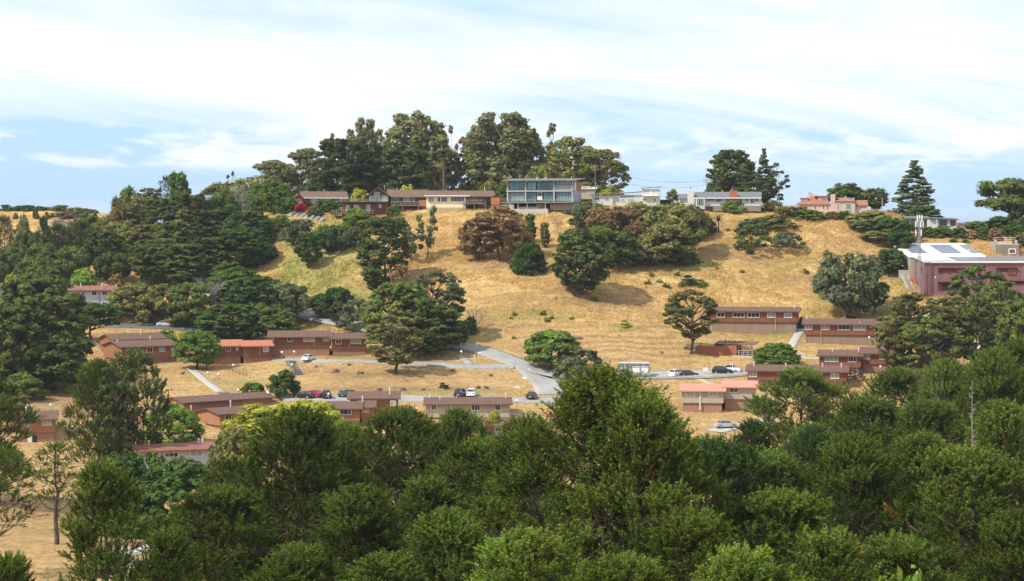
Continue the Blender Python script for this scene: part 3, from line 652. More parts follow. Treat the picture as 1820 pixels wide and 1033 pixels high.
TV, TF = snag(51, 22, 7); ARCH['baresnag'] = (None, mesh_arrays('branches_snag', TV, TF, [M_DEAD], True), 22, 7)
for k, a in (('bare1', (41, 6, 7)), ('bare2', (42, 9, 6, 14, .2))):
    TV, TF = bare(*a); ARCH[k] = (None, mesh_arrays('branches_' + k, TV, TF, [M_DEAD], True), a[1], a[2])

LC = dict(dk=(0.110, 0.142, 0.044), md=(0.130, 0.168, 0.044), gr=(0.140, 0.213, 0.044), br=(0.170, 0.260, 0.045), ye=(0.360, 0.380, 0.055), ol=(0.198, 0.198, 0.064), rb=(0.265, 0.180, 0.080),
          gy=(0.270, 0.225, 0.170), eu=(0.228, 0.239, 0.102), bl=(0.140, 0.165, 0.081), dg=(0.081, 0.134, 0.035), np=(0.130, 0.187, 0.035), nb=(0.153, 0.209, 0.039), nd=(0.110, 0.157, 0.030), red=(0.450, 0.020, 0.050), tan=(0.350, 0.240, 0.115), yo=(0.235, 0.245, 0.075), lg=(0.189, 0.207, 0.091))
TREES = 0
TR = random.Random(7)
def tree(kind, u, vt, wpx, base, col, label, group=None, name=None, cat=None, sink=.0, sy=None):
    """base > 0: image row where it stands; base < 0: distance from the camera"""
    global TREES
    if base > 0: p = hit(u, base); x, y, z = p
    else:
        y = -base; p = at(u, 400, y); x = p.x; z = gz_at(x, y)
    if kind[:4] == 'near': vt -= 9
    s = y / F; top = at(u, vt, y).z; H = max(.6, top - z); Wm = wpx * s
    cm, tm, H0, W0 = ARCH[kind]
    isbush = kind in ('bush1', 'bush2', 'tuft'); 
    name = name or ('shrub' if isbush else ('dead_tree' if kind.startswith('bare') else ('pine_tree' if kind[:3] in ('nea', 'mid', 'thi', 'ope') else 'tree')))
    cat = cat or ('shrub' if isbush else 'tree')
    e = bpy.data.objects.new(name, None); COL.objects.link(e); e.location = (x, y, z - sink)
    e.rotation_euler = (0, 0, TR.random() * 6.283); k = Wm / W0; e.scale = (k, k * (sy or 1), H / H0); e.empty_display_size = .5
    if kind in ('near1', 'near2', 'near3', 'thin', 'mid1', 'mid2', 'mid3'):
        kk = max(k, {'near3': .78, 'thin': .8, 'near1': .92, 'near2': .92}.get(kind, .75) * H / H0); e.scale = (kk, kk, H / H0)
        e.rotation_euler = ((TR.random() - .5) * .10, (TR.random() - .5) * .10, TR.random() * 6.283)
    tag(e, label, cat, group)
    if cm:
        c = link('crown', cm, e); c.color = (*LC[col], 1)
    if not (isbush and wpx < 30): link('branches' if isbush else 'trunk', tm, e)
    TREES += 1
    return e
# ---------------------------------------------------------------- building materials
def wood_siding(name, col, col2, pitch=.3):
    m = new_mat(name); nt = m.node_tree; N = nt.nodes.new; L = nt.links
    out = N('ShaderNodeOutputMaterial'); b = N('ShaderNodeBsdfPrincipled'); L.new(b.outputs[0], out.inputs[0]); b.inputs['Roughness'].default_value = .85; b.inputs['Specular IOR Level'].default_value = .2
    tc = N('ShaderNodeTexCoord'); w = N('ShaderNodeMapping'); w.inputs['Scale'].default_value = (3.3, 3.3, .12); L.new(tc.outputs['Object'], w.inputs[0])
    t = N('ShaderNodeTexNoise'); t.inputs['Scale'].default_value = 1; t.inputs['Detail'].default_value = 5; L.new(w.outputs[0], t.inputs['Vector'])
    t2 = N('ShaderNodeTexNoise'); t2.inputs['Scale'].default_value = .35; t2.inputs['Detail'].default_value = 4; L.new(tc.outputs['Object'], t2.inputs['Vector'])
    ad = N('ShaderNodeMath'); ad.operation = 'ADD'; L.new(t.outputs[0], ad.inputs[0]); L.new(t2.outputs[0], ad.inputs[1])
    mr = N('ShaderNodeMapRange'); mr.inputs[1].default_value = .7; mr.inputs[2].default_value = 1.3; L.new(ad.outputs[0], mr.inputs[0])
    mx = N('ShaderNodeMix'); mx.data_type = 'RGBA'; mx.inputs[6].default_value = (*col, 1); mx.inputs[7].default_value = (*col2, 1); L.new(mr.outputs[0], mx.inputs[0]); L.new(mx.outputs[2], b.inputs['Base Color'])
    return m
M = dict(
    redwood=wood_siding('red_brown_siding', (.185, .070, .040), (.265, .105, .062)), redwood2=wood_siding('brown_siding', (.24, .105, .055), (.33, .15, .08)),
    oranges=wood_siding('orange_wood_siding', (.31, .145, .075), (.40, .185, .10)), darkred=wood_siding('dark_red_siding', (.125, .055, .036), (.18, .08, .052)), brick_red=wood_siding('bright_red_siding', (.26, .075, .038), (.34, .105, .052)),
    fence=wood_siding('red_fence_boards', (.27, .09, .05), (.36, .135, .075)),
    base=mat('dusty_block_base', (.27, .185, .135), .9, .8, .16, streak=1), base2=mat('pinkish_block_base', (.33, .175, .12), .9, .8, .15, streak=1),
    beige=mat('beige_stucco', (.46, .38, .29), .9, .6, .08, streak=1), beige2=mat('greige_stucco', (.40, .34, .27), .9, .6, .08, streak=1), grey=mat('grey_siding', (.38, .39, .41), .85, .6, .08, streak=1),
    bluegrey=mat('pale_blue_siding', (.44, .47, .52), .85, .6, .07, streak=1), white=mat('white_paint', (.78, .77, .74), .6, 1, .05), whitewall=mat('white_wall', (.60, .60, .56), .8, .6, .07, streak=1),
    cream=mat('cream_stucco', (.86, .76, .50), .85, .5, .05, streak=1), pink=mat('pink_stucco', (.62, .44, .36), .85, .5, .07, streak=1), purple=mat('mauve_stucco', (.235, .122, .130), .9, .5, .24, streak=1),
    purpled=mat('dark_red_trim', (.16, .035, .04), .8, 1, .1), sand=mat('sand_coloured_wall', (.42, .37, .27), .9, .5, .1, streak=1), sandd=mat('brown_block_wall', (.23, .20, .15), .9, .5, .14, streak=1),
    roof=mat('brown_shingle_roof', (.145, .080, .058), .95, 1.4, .2), roofo=mat('rust_orange_roof', (.42, .15, .085), .9, .9, .14), roofp=mat('salmon_roof', (.52, .24, .17), .9, .9, .1), roofr=mat('rusty_red_roof', (.25, .10, .07), .9, .7, .22),
    roofb=mat('brown_tan_roof', (.16, .10, .07), .95, 1.4, .2), roofg=mat('grey_shingle_roof', (.155, .160, .165), .95, 1.4, .2), tile=mat('terracotta_tile_roof', (.33, .14, .09), .9, 1.6, .22),
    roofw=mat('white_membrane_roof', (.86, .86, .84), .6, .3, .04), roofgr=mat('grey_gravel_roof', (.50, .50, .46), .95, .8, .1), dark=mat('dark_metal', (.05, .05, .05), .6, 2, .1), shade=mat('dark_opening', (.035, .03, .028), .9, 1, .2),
    glassd=mat('dark_window_glass', (.03, .035, .04), .08, 2, .2, spec=.8), glassl=mat('curtained_window_glass', (.33, .36, .36), .15, 2.5, .35, spec=.6), teal=mat('teal_tinted_glass', (.055, .15, .165), .10, .35, .45, spec=.8),
    tealp=mat('pale_teal_glass', (.16, .27, .28), .12, .35, .3, spec=.8), conc=mat('pale_concrete_wall', (.46, .43, .37), .9, .6, .13, streak=1), brick=mat('red_brick', (.42, .13, .075), .9, 3, .15), wbrick=mat('white_painted_brick', (.62, .60, .56), .9, 3, .1),
    solar=mat('solar_cells', (.075, .085, .13), .25, 3, .12, spec=.6), solarl=mat('pale_solar_cells', (.20, .22, .29), .3, 3, .12, spec=.6), metal=mat('galvanised_metal', (.45, .46, .46), .45, 2, .1, metal=.3), deckw=mat('weathered_deck_wood', (.25, .20, .16), .9, 2, .15),
    rail=mat('grey_railing', (.42, .42, .41), .5, 2, .08), globe=mat('white_lamp_globe', (.86, .86, .84), .3, 1, .02), pole=mat('grey_lamp_pole', (.30, .30, .29), .6, 2, .08), stump=mat('grey_dark_stump', (.15, .115, .09), .95, 5, .4),
    rubble=mat('pale_rubble', (.40, .34, .27), .95, 2, .2), gutter=mat('pale_downpipe', (.52, .42, .34), .6, 2, .06), redbin=mat('orange_panel', (.60, .12, .05), .6, 2, .05), dirtwin=mat('brown_window_shade', (.16, .06, .05), .3, 2, .2, spec=.5))

class B:
    """a building: pixel positions of its front, read off the photograph, become metres in its own frame"""
    def __init__(s, name, label, cat, u0, v0, Y, rel=0, group=None):
        s.s = Y / F; p = at(u0, v0, Y); s.u0 = u0; s.v0 = v0
        az = math.atan2(p.x, p.y); s.rz = R(rel) - az; s.k = s.s / (math.cos(s.rz) - math.tan(az) * math.sin(s.rz))
        s.e = bpy.data.objects.new(name, None); COL.objects.link(s.e); s.e.location = p; s.e.rotation_euler = (0, 0, s.rz)
        tag(s.e, label, cat, group); s.cache = {}
    def X(s, u): return (u - s.u0) * s.k
    def Z(s, v): return (s.v0 - v) * s.s
    def box(s, part, u0, u1, v0, v1, y0, y1, m, parent=None):
        b = MB(); b.box(s.X(u0), s.X(u1), y0, y1, s.Z(v1), s.Z(v0)); return b.build(part, M[m], parent or s.e)
    def wall(s, u0, u1, ve, vb, y0, y1, m, rise=0, axis='x', name='wall'):
        """block with gable ends; ve = eave row, vb = bottom row"""
        x0, x1, z0, z1 = s.X(u0), s.X(u1), s.Z(vb), s.Z(ve); b = MB()
        if not rise: b.box(x0, x1, y0, y1, z0, z1)
        elif axis == 'x': b.prism([(y0, z0), (y1, z0), (y1, z1), ((y0 + y1) / 2, z1 + rise), (y0, z1)], x0, x1, 'x')
        else: b.prism([(x0, z0), (x1, z0), (x1, z1), ((x0 + x1) / 2, z1 + rise), (x0, z1)], y0, y1, 'y')
        return b.build(name, M[m], s.e)
    def gable(s, u0, u1, ve, y0, y1, rise, m, over=.7, ends=.6, axis='x', th=.2, fascia=None, name='roof'):
        x0, x1, z1 = s.X(u0), s.X(u1), s.Z(ve) + .004; b = MB()
        if axis == 'x': a0, a1, c0, c1 = y0, y1, x0 - ends, x1 + ends
        else: a0, a1, c0, c1 = x0, x1, y0 - ends, y1 + ends
        mid = (a0 + a1) / 2; hs = (a1 - a0) / 2; sl = rise / hs; d = over * sl; t = th * math.sqrt(1 + sl * sl)
        b.prism([(a0 - over, z1 - d), (mid, z1 + rise), (mid, z1 + rise + t), (a0 - over, z1 - d + t)], c0, c1, axis)
        b.prism([(mid, z1 + rise), (a1 + over, z1 - d), (a1 + over, z1 - d + t), (mid, z1 + rise + t)], c0, c1, axis)
        r = b.build(name, M[m], s.e)
        if fascia and axis == 'x':
            f = MB(); f.box(c0 - .005, c1 + .005, a0 - over - .05, a0 - over - .005, z1 - d - .05, z1 - d + t + .01); f.build('fascia', M[fascia], r)
        return r
    def shed(s, u0, u1, y0, y1, vf, vb_rise, m, over=.6, ends=.5, th=.22, name='roof', xs=0):
        """single slope: front edge row vf, back edge vb_rise metres higher; xs = rise along x"""
        x0, x1 = s.X(u0) - ends, s.X(u1) + ends; z = s.Z(vf) + .004; sl = vb_rise / (y1 - y0); ya, yb = y0 - over, y1 + over; za, zb = z - sl * over, z + vb_rise + sl * over
        b = MB(); b.add([(x0, ya, za), (x1, ya, za + xs), (x1, yb, zb + xs), (x0, yb, zb), (x0, ya, za + th), (x1, ya, za + th + xs), (x1, yb, zb + th + xs), (x0, yb, zb + th)],
                        [(3,2,1,0),(4,5,6,7),(0,1,5,4),(1,2,6,5),(2,3,7,6),(3,0,4,7)]); return b.build(name, M[m], s.e)
    def hip(s, u0, u1, ve, y0, y1, rise, m, over=.6, inset=None, th=.15):
        x0, x1 = s.X(u0) - over, s.X(u1) + over; ya, yb = y0 - over, y1 + over; z = s.Z(ve) + .004; i = (yb - ya) / 2 if inset is None else inset; i = min(i, (x1 - x0) / 2 - .05); mid = (ya + yb) / 2
        b = MB(); b.box(x0, x1, ya, yb, z, z + th); z += th + .001; b.add([(x0, ya, z), (x1, ya, z), (x1, yb, z), (x0, yb, z), (x0 + i, mid, z + rise), (x1 - i, mid, z + rise)], [(0,1,5,4), (1,2,5), (2,3,4,5), (3,0,4)])
        return b.build('roof', M[m], s.e)
    def win(s, u0, u1, v0, v1, n=2, glass='glassd', frame='white', y=0, fw=.11, parent=None, side=None, rows=1):
        """framed window proud of the wall at depth y; panes are sub-parts"""
        x0, x1, z0, z1 = s.X(u0), s.X(u1), s.Z(v1), s.Z(v0); w = round(x1 - x0, 2); h = round(z1 - z0, 2); key = (w, h, n, rows, glass, frame, fw)
        if key not in s.cache:
            b = MB(); b.box(0, w, -.10, .02, h - fw, h); b.box(0, w, -.12, .02, 0, fw); b.box(0, fw, -.10, .02, fw, h - fw); b.box(w - fw, w, -.10, .02, fw, h - fw)
            t = fw * .55
            for i in range(1, n): c = w * i / n; b.box(c - t / 2, c + t / 2, -.08, .02, fw, h - fw)
            for i in range(1, rows): c = h * i / rows; b.box(fw, w - fw, -.07, .02, c - t / 2, c + t / 2)
            pw = (w - 2 * fw - t * (n - 1)) / n; g = MB(); g.box(0, pw, -.04, -.015, 0, h - 2 * fw)
            s.cache[key] = (b.mesh('window', M[frame]), g.mesh('pane', M[glass]), g.mesh('pane', M['glassl']) if glass == 'mix' else None, pw, t)
        fm, gm_, _, pw, t = s.cache[key]
        o = link('window', fm, s.e, (x0, y, z0))
        if side: o.location = side[:3]; o.rotation_euler = (0, 0, side[3])
        for i in range(n): link('pane', gm_, o, (fw + i * (pw + t), 0, fw))
        return o
    def battens(s, u0, u1, v0, v1, step, m, y=0, w=.07):
        x0, x1 = s.X(u0), s.X(u1); n = max(1, round((x1 - x0) / step)); b = MB(); b.box(-w / 2, w / 2, -.045, .0, s.Z(v1), s.Z(v0)); me = b.mesh('batten', M[m])
        for i in range(n + 1): link('batten', me, s.e, (x0 + (x1 - x0) * i / n, y - .002, 0))
    def vent(s, u, v, y=2.5, h=.55, m='white'):
        b = MB(); x, z = s.X(u), s.Z(v); b.bar((x, y, z - .5), (x, y, z + h * .7), .10, 6); b.bar((x, y, z + h * .7), (x, y, z + h), .17, 6, .12); return b.build('vent', M[m], s.e)
    def pipe(s, u, v0, v1, y=-.1, m='gutter', r=.06):
        b = MB(); b.bar((s.X(u), y, s.Z(v1)), (s.X(u), y, s.Z(v0)), r, 5); return b.build('downpipe', M[m], s.e)
    def railing(s, u0, u1, v0, v1, y, m='rail', step=1.4, name='railing', y1=None):
        x0, x1, z0, z1 = s.X(u0), s.X(u1), s.Z(v1), s.Z(v0); y1 = y if y1 is None else y1; b = MB()
        P = lambda t, z: (x0 + (x1 - x0) * t, y + (y1 - y) * t, z); L_ = math.hypot(x1 - x0, y1 - y); n = max(1, round(L_ / step))
        b.bar(P(0, z1), P(1, z1), .05, 4); 
        for k in (.35, .68): b.bar(P(0, z0 + (z1 - z0) * k), P(1, z0 + (z1 - z0) * k), .022, 4)
        for i in range(n + 1): b.bar(P(i / n, z0), P(i / n, z1), .045, 4)
        return b.build(name, M[m], s.e)
    def post(s, u, v0, v1, y, m='deckw', r=.1, name='post'):
        b = MB(); x = s.X(u); b.box(x - r, x + r, y - r, y + r, s.Z(v1), s.Z(v0)); return b.build(name, M[m], s.e)

GA = 'low apartment blocks of the hillside housing'
def apartment(label, Y, rel, u0, u1, ridge, eave, brk, base, wins, wm='redwood', bm='base', rm='roof', depth=9, group=GA, blocks=None, vents=(), pipes=(), bat=1.9, fas='roof', extra=None, v_anchor=None):
    b = B('apartment_block', label, 'apartment block', u0, base, Y, rel, group)
    rise = max(.5, (eave - ridge) * b.s - depth / 2 * (eave - 400) / F * 1.0)
    b.wall(u0, u1, eave, brk, 0, depth, wm, rise); b.gable(u0, u1, eave, 0, depth, rise, rm, fascia=fas)
    if brk < base: b.box('base', u0 + 3, u1 - 3, brk + .05, base + 25, .35, depth - .3, bm)
    if bat: b.battens(u0 + .8, u1 - .8, eave + 2.5, brk - .3, bat, wm)
    for (uu0, uu1, ub, ue, ubr, uba, yy, d2) in (blocks or []):
        r2 = max(.4, (ue - ub) * b.s - d2 / 2 * (ue - 400) / F)
        b.wall(uu0, uu1, ue, ubr, yy, yy + d2, wm, r2); b.gable(uu0, uu1, ue, yy, yy + d2, r2, rm, fascia=fas)
        if ubr < uba: b.box('base', uu0 + 2, uu1 - 2, ubr + .05, uba + 25, yy + .35, yy + d2 - .3, bm)
        if bat: b.battens(uu0 + .8, uu1 - .8, ue + 2.5, ubr - .3, bat, wm, yy)
    for w in wins:
        b.win(*w[:4], n=w[4] if len(w) > 4 else 2, glass=w[5] if len(w) > 5 else 'glassd', y=w[6] if len(w) > 6 else 0)
    for v in vents: b.vent(*v)
    for p in pipes: b.pipe(*p)
    if extra: extra(b)
    return b

# ================================================================ housing on the lower slopes
apartment('long red apartment block with five windows behind the lone pine on the slope', 505, -4, 1262, 1417, 546, 553, 572, 585,
    [(1274,1288,555,564,2),(1302.5,1323,555,564,3,'glassd'),(1328,1349.5,555,564,3),(1363,1377,555,564,2,'glassl'),(1393,1407,555,564,2,'glassl')], vents=[(1347,547,4,.6),(1410,547,3,.5)], pipes=[(1378,554,585)])
apartment('long red apartment block whose right end is hidden by the tall pines', 490, -3, 1429, 1606, 567, 576, 595, 608,
    [(1430,1443.5,577,586,2,'glassl'),(1460,1474,577,586,2,'glassl'),(1489,1510,577,586,3),(1516,1538.5,577,586,3,'glassl'),(1553,1567,577,586,2)], vents=[(1432.5,567,4,.7),(1527,574,1,.4),(1601,568,4,.7)], pipes=[(1459,577,608)])
apartment('red stepped apartment block with a two part roof below the long pair', 465, -4, 1456, 1530, 622.5, 632, 652, 655,
    [(1466,1490,632.8,643,3,'glassl'),(1507,1522,633,643,3),(1532,1545,628.5,638,2,'glassl',1.6),(1562,1574,629,638,2,'glassd',1.6)], blocks=[(1530.5,1600,617.5,627.5,647,666,1.6,8)], vents=[(1478,623,3,.5),(1525,624,3,.9)])
apartment('red apartment block half hidden behind the round bush and the broad pine', 450, -5, 1329, 1503, 648.5, 658.5, 676, 690,
    [(1331,1345.5,659.5,670,2,'glassl'),(1475,1490,661,671,2,'glassl')], vents=[(1338,650,3,.8),(1395,651,3,.6),(1460,650,3,.6),(1493,652,3,.9)])
def _c6(b):
    b.pipe(1244.5, 694, 728, -.1, 'white', .12)
apartment('beige apartment block with a salmon pink roof among the pine tops', 430, -3, 1211, 1285.6, 683, 694, 716, 730,
    [(1218,1235,695.5,704.5,2,'glassl'),(1259.5,1274.6,695.5,704.8,2,'glassl'),(1295,1312,689.5,698,2,'glassd',2.2)], 'beige2', 'base2', 'roofp', blocks=[(1286,1342,677.7,688,710,729,2.2,8)], bat=0, fas='roofp', extra=_c6)
apartment('brown apartment block mostly hidden behind tall pine trunks at right', 440, 0, 1632, 1700, 622, 630, 648, 662, [(1657,1671,633,642,2),(1683,1694,633,642,2)])
apartment('small red building with a pale grey roof beyond the tall pines at right', 470, 10, 1722, 1746, 608, 619, 640, 645, [], 'redwood2', rm='roofgr', depth=7, bat=0)
def _d2(b):
    b.railing(189, 210, 640, 646, -2.5)
apartment('brown roofed apartment block left of the twin green trees', 475, 24, 217, 318, 607, 617.7, 639, 652,
    [(261.5,272.4,619.2,628.6,2),(284,294,619,628,2,'glassl'),(306,311,618.5,627.5,1,'glassl')], 'redwood2', 'base2', depth=11, blocks=[(236,330,599,609,630,650,11.2,8)], vents=[(221,611,4,.7),(287,606,6,.6),(295,600,14,.7)], pipes=[(255,619,650)])
apartment('apartment block with bright orange roofs right of the twin green trees', 480, 8, 368, 431.5, 605.5, 615.5, 634, 648.7,
    [(401,410.7,617,625,2),(420,424,618,624,1,'glassl'),(467,477,617.6,627,2,'glassl',-1.2)], 'redwood', 'base2', 'roofo', depth=9, blocks=[(432,483,607,616,636.5,646,-1.2,9)], pipes=[(461,616.5,634,-1.3,'gutter')], fas='roofo')
apartment('long dark red apartment block above the lane with the white car', 490, -2, 479, 589, 589, 599, 616, 631,
    [(479.5,487,600,607.5,2,'glassl'),(511,521,600,607.5,2,'glassd'),(539.6,560,600,607.7,3,'glassl'),(575,585.6,600,607,2,'glassl'),(597,607.5,603.5,612,2,'glassd',-1.5),(624.7,642.4,603.5,611.5,3,'glassl',-1.5)],
    'redwood', 'base2', blocks=[(590,652.5,593,602,619.6,631.5,-1.5,9)], vents=[(591,594,3,.7)], pipes=[(559,600,616),(622,604,619,-1.6)])
def _d5(b):
    b.box('door', 49, 57, 771, 788, -.05 + .35, .34, 'white'); b.box('garage_opening', 58, 66, 775, 788, .30, .34, 'shade')
apartment('small brown two storey apartment block with a white door at far left', 395, -2, 31, 99, 732, 746, 769.5, 788, [(35,53,746.8,758.6,2,'glassl'),(76,92,747,757,2,'glassl')], 'oranges', 'base2', extra=_d5, vents=[(46,733,3,.9)], bat=1.9)
apartment('brown apartment building seen only through the large pine at left', 392, 0, 178, 246, 741, 753, 776, 790, [(190,206,755,766,2)], 'darkred', 'base2', 'roofr')
apartment('apartment block with an orange brown gable end beside the yellow green tree', 405, 30, 391, 470, 726, 737, 757, 775, [(400,412,738,748,2),(430,442,738,748,2)], 'oranges', 'base2', depth=9.5, bat=1.9, vents=[(366,727,6,.5),(428,724,4,.9)],
          blocks=[(376,540,712,722,740,760,11.5,8)])
apartment('red brown apartment block with the big white framed window above the pines', 403, -2, 585, 640, 714.6, 726.5, 748, 762,
    [(604.5,625,727,737.5,3,'glassd'),(644,655,726,735,2,'glassl',2.),(694,704,716.5,726,2,'glassl',5.)], 'oranges', 'base2', blocks=[(640.5,664,714.8,725.8,744,760,2.0,7),(620,708,704,715.6,737,752,9.4,8)], vents=[(644,715,4,.9),(693,705,11,.9)])
apartment('beige apartment block with a brown roof above the pine tops', 409, -1, 757.5, 906.6, 707.4, 718.6, 742, 748,
    [(766,776.5,719.5,729,2),(802,812,719.5,729,2,'glassl'),(838,854,720,730,3),(879.6,890.7,720,730,2)], 'beige', 'base2', bat=3.8, vents=[(763,708,4,.5),(782,710,3,.4),(900,708,4,.8)], pipes=[(757,720,748)])
apartment('lower beige apartment roof and wall just below the larger beige block', 393, -2, 850, 922, 744, 756.6, 778, 790, [(879.5,894,758.5,767.5,2)], 'beige', 'base2', bat=0)
def _d9(b):
    b.box('door_recess', 260, 281, 806.5, 826, -.03, .02, 'shade'); 
    for u in (271, 362, 369): b.vent(u, 791.5, 4, .4)
apartment('pale blue grey building with a flat rust red roof above the dark round trees', 340, 8, 244, 384, 796, 803, 834, 840, [(293,318,806,815,3),(339,363,804,815,2,'glassl')], 'bluegrey', 'base', 'roofr', bat=0, extra=_d9, fas='roofr', depth=10)
apartment('grey two storey building with a dark red roof in the trees at upper left', 545, 0, 124, 206, 509, 516.5, 548, 556,
    [(137,142,518.5,525.5,1),(145,150,518.5,525.5,1),(163,172.6,518,525.5,2),(182,191.3,518,525.5,2),(182,190,537,544,2),(163,173,537,544,2)], 'bluegrey', 'base', 'roofr', bat=0, vents=[(144,510,3,.9),(182,510,3,.9),(208,511,4,.7)], pipes=[(151,519,548,-.1,'dark'),(177,519,548,-.1,'dark')])
apartment('pinkish grey building cut off by the left edge behind the dark pine', 480, 0, -30, 6, 504, 512, 560, 610, [(-4,3,530,540,1)], 'grey', 'base2', 'roof', bat=0)

# open wooden laundry shed
b = B('wooden_shed', 'low red board shed with an open slatted right end below the long block', 'shed', 1238, 632, 480, -12)
W_ = .06
x0, x1 = b.X(1238), b.X(1309)
for i in range(20):
    xa = x0 + (x1 - x0) * i / 20; q = MB(); zt = b.Z(615.5 - i * .15); q.box(xa + .006, xa + (x1 - x0) / 20 - .006, -.04 - (i % 2) * .02, .04, -1.0, zt); q.build('board', M['fence'], b.e)
q = MB(); q.box(x0, x0 + .15, .06, 5.5, -1, b.Z(615)); q.build('side_wall', M['fence'], b.e)
b.box('cabin', 1268, 1310, 612.5, 632, 1.4, 5.2, 'darkred'); b.shed(1270, 1339, .8, 6, 611.5, .35, 'roofb', .3, .2, .16)
b.box('skylight', 1279, 1299, 609.6, 612.0, 1.2, 3.4, 'glassd')
for i, u in enumerate((1312, 1318, 1324, 1330, 1335.5)): b.post(u, 611.8, 632, .5, 'redwood2', .09)
for i in range(7): b.box('slat', 1311 + i * 3.6, 1312.2 + i * 3.6, 612.5, 618, .9, .98, 'redwood2')
b.box('counter', 1312, 1334, 624, 628, 1.5, 2.1, 'shade'); b.box('white_box', 1321, 1325, 620, 625, 1.6, 1.9, 'white'); b.pipe(1285, 600, 613, 3, 'dark', .08); b.railing(1312, 1336, 622, 632, .3, 'white', 1.0)
# bin store
b = B('bin_store', 'slatted bin store with a white front edge at the parking lot', 'bin store', 1098.6, 661, 458, -4)
for u in (1099, 1110, 1121, 1132, 1143, 1153.5): b.post(u, 644, 663, 0, 'metal', .07)
b.box('top_rail', 1098, 1154.5, 643.6, 645.4, -.1, .1, 'white'); b.box('back_panel', 1098.6, 1154, 645.5, 661, 2.2, 2.3, 'grey')
for i in range(22): b.box('slat', 1099.5 + i * 2.5, 1101 + i * 2.5, 646, 653 if i % 3 else 657, .03, .08, 'dark')
b.box('side_panel', 1151.5, 1154, 646, 662, .1, 2.1, 'grey')
for k, (ua, ub_) in enumerate(((1124.5, 1137.2), (1138.6, 1152.2))):
    c = B('rubbish_bin', ['left white rubbish container in front of the bin store', 'right white rubbish container in front of the bin store'][k], 'rubbish container', ua, 661.5, 456, -4, 'white rubbish containers')
    c.box('body', ua, ub_, 652.5, 661, -.6, .9, 'white'); c.box('lid', ua - .3, ub_ + .3, 651.6, 652.4, -.68, .95, 'grey')
    for w in (ua + 1, ub_ - 1): c.box('wheel', w - .6, w + .6, 661.05, 662.2, -.4, -.25, 'dark')

# ================================================================ hilltop houses
GH = 'houses along the hilltop'
def house(label, u, v, Y, rel): return B('house', label, 'house', u, v, Y, rel, GH)
b = house('red house with roof solar panels among trees left of the ridge', 342, 372, 622, 10)
b.wall(344, 390, 359.5, 376, 0, 9, 'brick_red', 1.9); b.gable(344, 390, 359.5, 0, 9, 2.1, 'roofb'); b.win(372, 379, 361, 367, 2); b.win(383, 388, 361, 367, 1)
zr, yr = b.Z(359.5), 0
for r_ in range(2):
    for i in range(8):
        x = b.X(352 + (5 if r_ else 0)) + i * 1.08; t0 = (.08 + .46 * r_) * 4.5; y0_ = t0; q = MB(); sl = 2.1 / 4.5; z0_ = zr + sl * t0 + .28
        q.add([(x, y0_, z0_), (x + 1.0, y0_, z0_), (x + 1.0, y0_ + 1.75, z0_ + 1.75 * sl), (x, y0_ + 1.75, z0_ + 1.75 * sl), (x, y0_, z0_ + .06), (x + 1.0, y0_, z0_ + .06), (x + 1.0, y0_ + 1.75, z0_ + 1.75 * sl + .06), (x, y0_ + 1.75, z0_ + 1.75 * sl + .06)], [(3,2,1,0),(4,5,6,7),(0,1,5,4),(1,2,6,5),(2,3,7,6),(3,0,4,7)]); q.build('solar_panel', M['solarl'], b.e)

b = house('long low bright red ranch house at the left of the hilltop row', 521, 364, 606, 4)
b.wall(538, 616, 351, 372, 0, 9, 'brick_red', 1.6); b.gable(538, 616, 351, 0, 9, 1.7, 'roofb', fascia='white'); b.wall(522, 538.5, 353, 372, -1.5, 6, 'brick_red', 1.1, 'y'); b.gable(522, 538.5, 353, -1.5, 6, 1.2, 'roofb', .6, .5, 'y')
b.win(527, 534, 355, 361, 2, y=-1.5); b.win(553, 557, 352.5, 362, 1, 'glassl'); b.win(557.5, 564, 352.5, 362, 2, 'glassl'); b.win(569, 582, 353, 359, 3, 'glassd'); b.win(597, 605, 352, 358, 2); b.vent(578, 341, 4, .8, 'metal'); b.vent(548, 343, 4, .8, 'metal')

b = house('dark brown gabled house with two levels of railed decks', 608, 380, 596, -2)
b.box('lower_storey', 608, 689, 359, 392, 0, 9, 'darkred'); b.battens(608.5, 688.5, 360, 391, 1.5, 'darkred')
b.wall(655, 690, 347, 359, 1.8, 10, 'darkred', 2.1, 'y'); b.gable(655, 690, 347, 1.8, 10, 2.2, 'roofb', 1.1, 1.2, 'y', .25)
b.wall(690.5, 757, 348.5, 372, 3.5, 11, 'darkred', 1.7); b.gable(690.5, 757, 348.5, 3.5, 11, 1.8, 'roofb', .9)
b.win(663.5, 676, 349, 358.5, 3, 'tealp', y=1.8); b.win(665, 675, 341.5, 348, 3, 'tealp', y=1.8); b.win(678.5, 684, 347.5, 358.5, 2, 'glassl', y=1.8); b.win(685, 689.5, 347.5, 358.5, 1, 'glassl', y=1.8); b.win(656, 661.5, 348, 358.5, 1, 'glassl', y=1.8)
b.win(716.5, 729, 351, 358.5, 3, 'tealp', y=3.5); b.win(733, 737, 351, 358, 1, y=3.5); b.win(696, 708, 351, 359, 2, 'glassd', y=3.5)
b.win(615, 621, 364.5, 375, 1, 'glassl', y=0); b.win(629, 638, 364.5, 370, 2, 'glassl'); b.win(651, 658, 364, 376, 2, 'glassl'); b.win(673.5, 678, 363.3, 369.6, 1, 'glassl')
b.box('deck', 606, 690, 358.0, 359, -1.6, 1.7, 'deckw'); b.railing(606, 682, 353.8, 358, -1.5); b.railing(606.2, 606.4, 353.8, 358, -1.5, y1=1.6)
b.box('deck', 695, 746, 364.5, 366, .6, 3.4, 'deckw'); b.railing(695, 746, 358.6, 364.5, .7)
for u in (697, 716, 744): b.post(u, 366.1, 376, .9, 'deckw', .12)
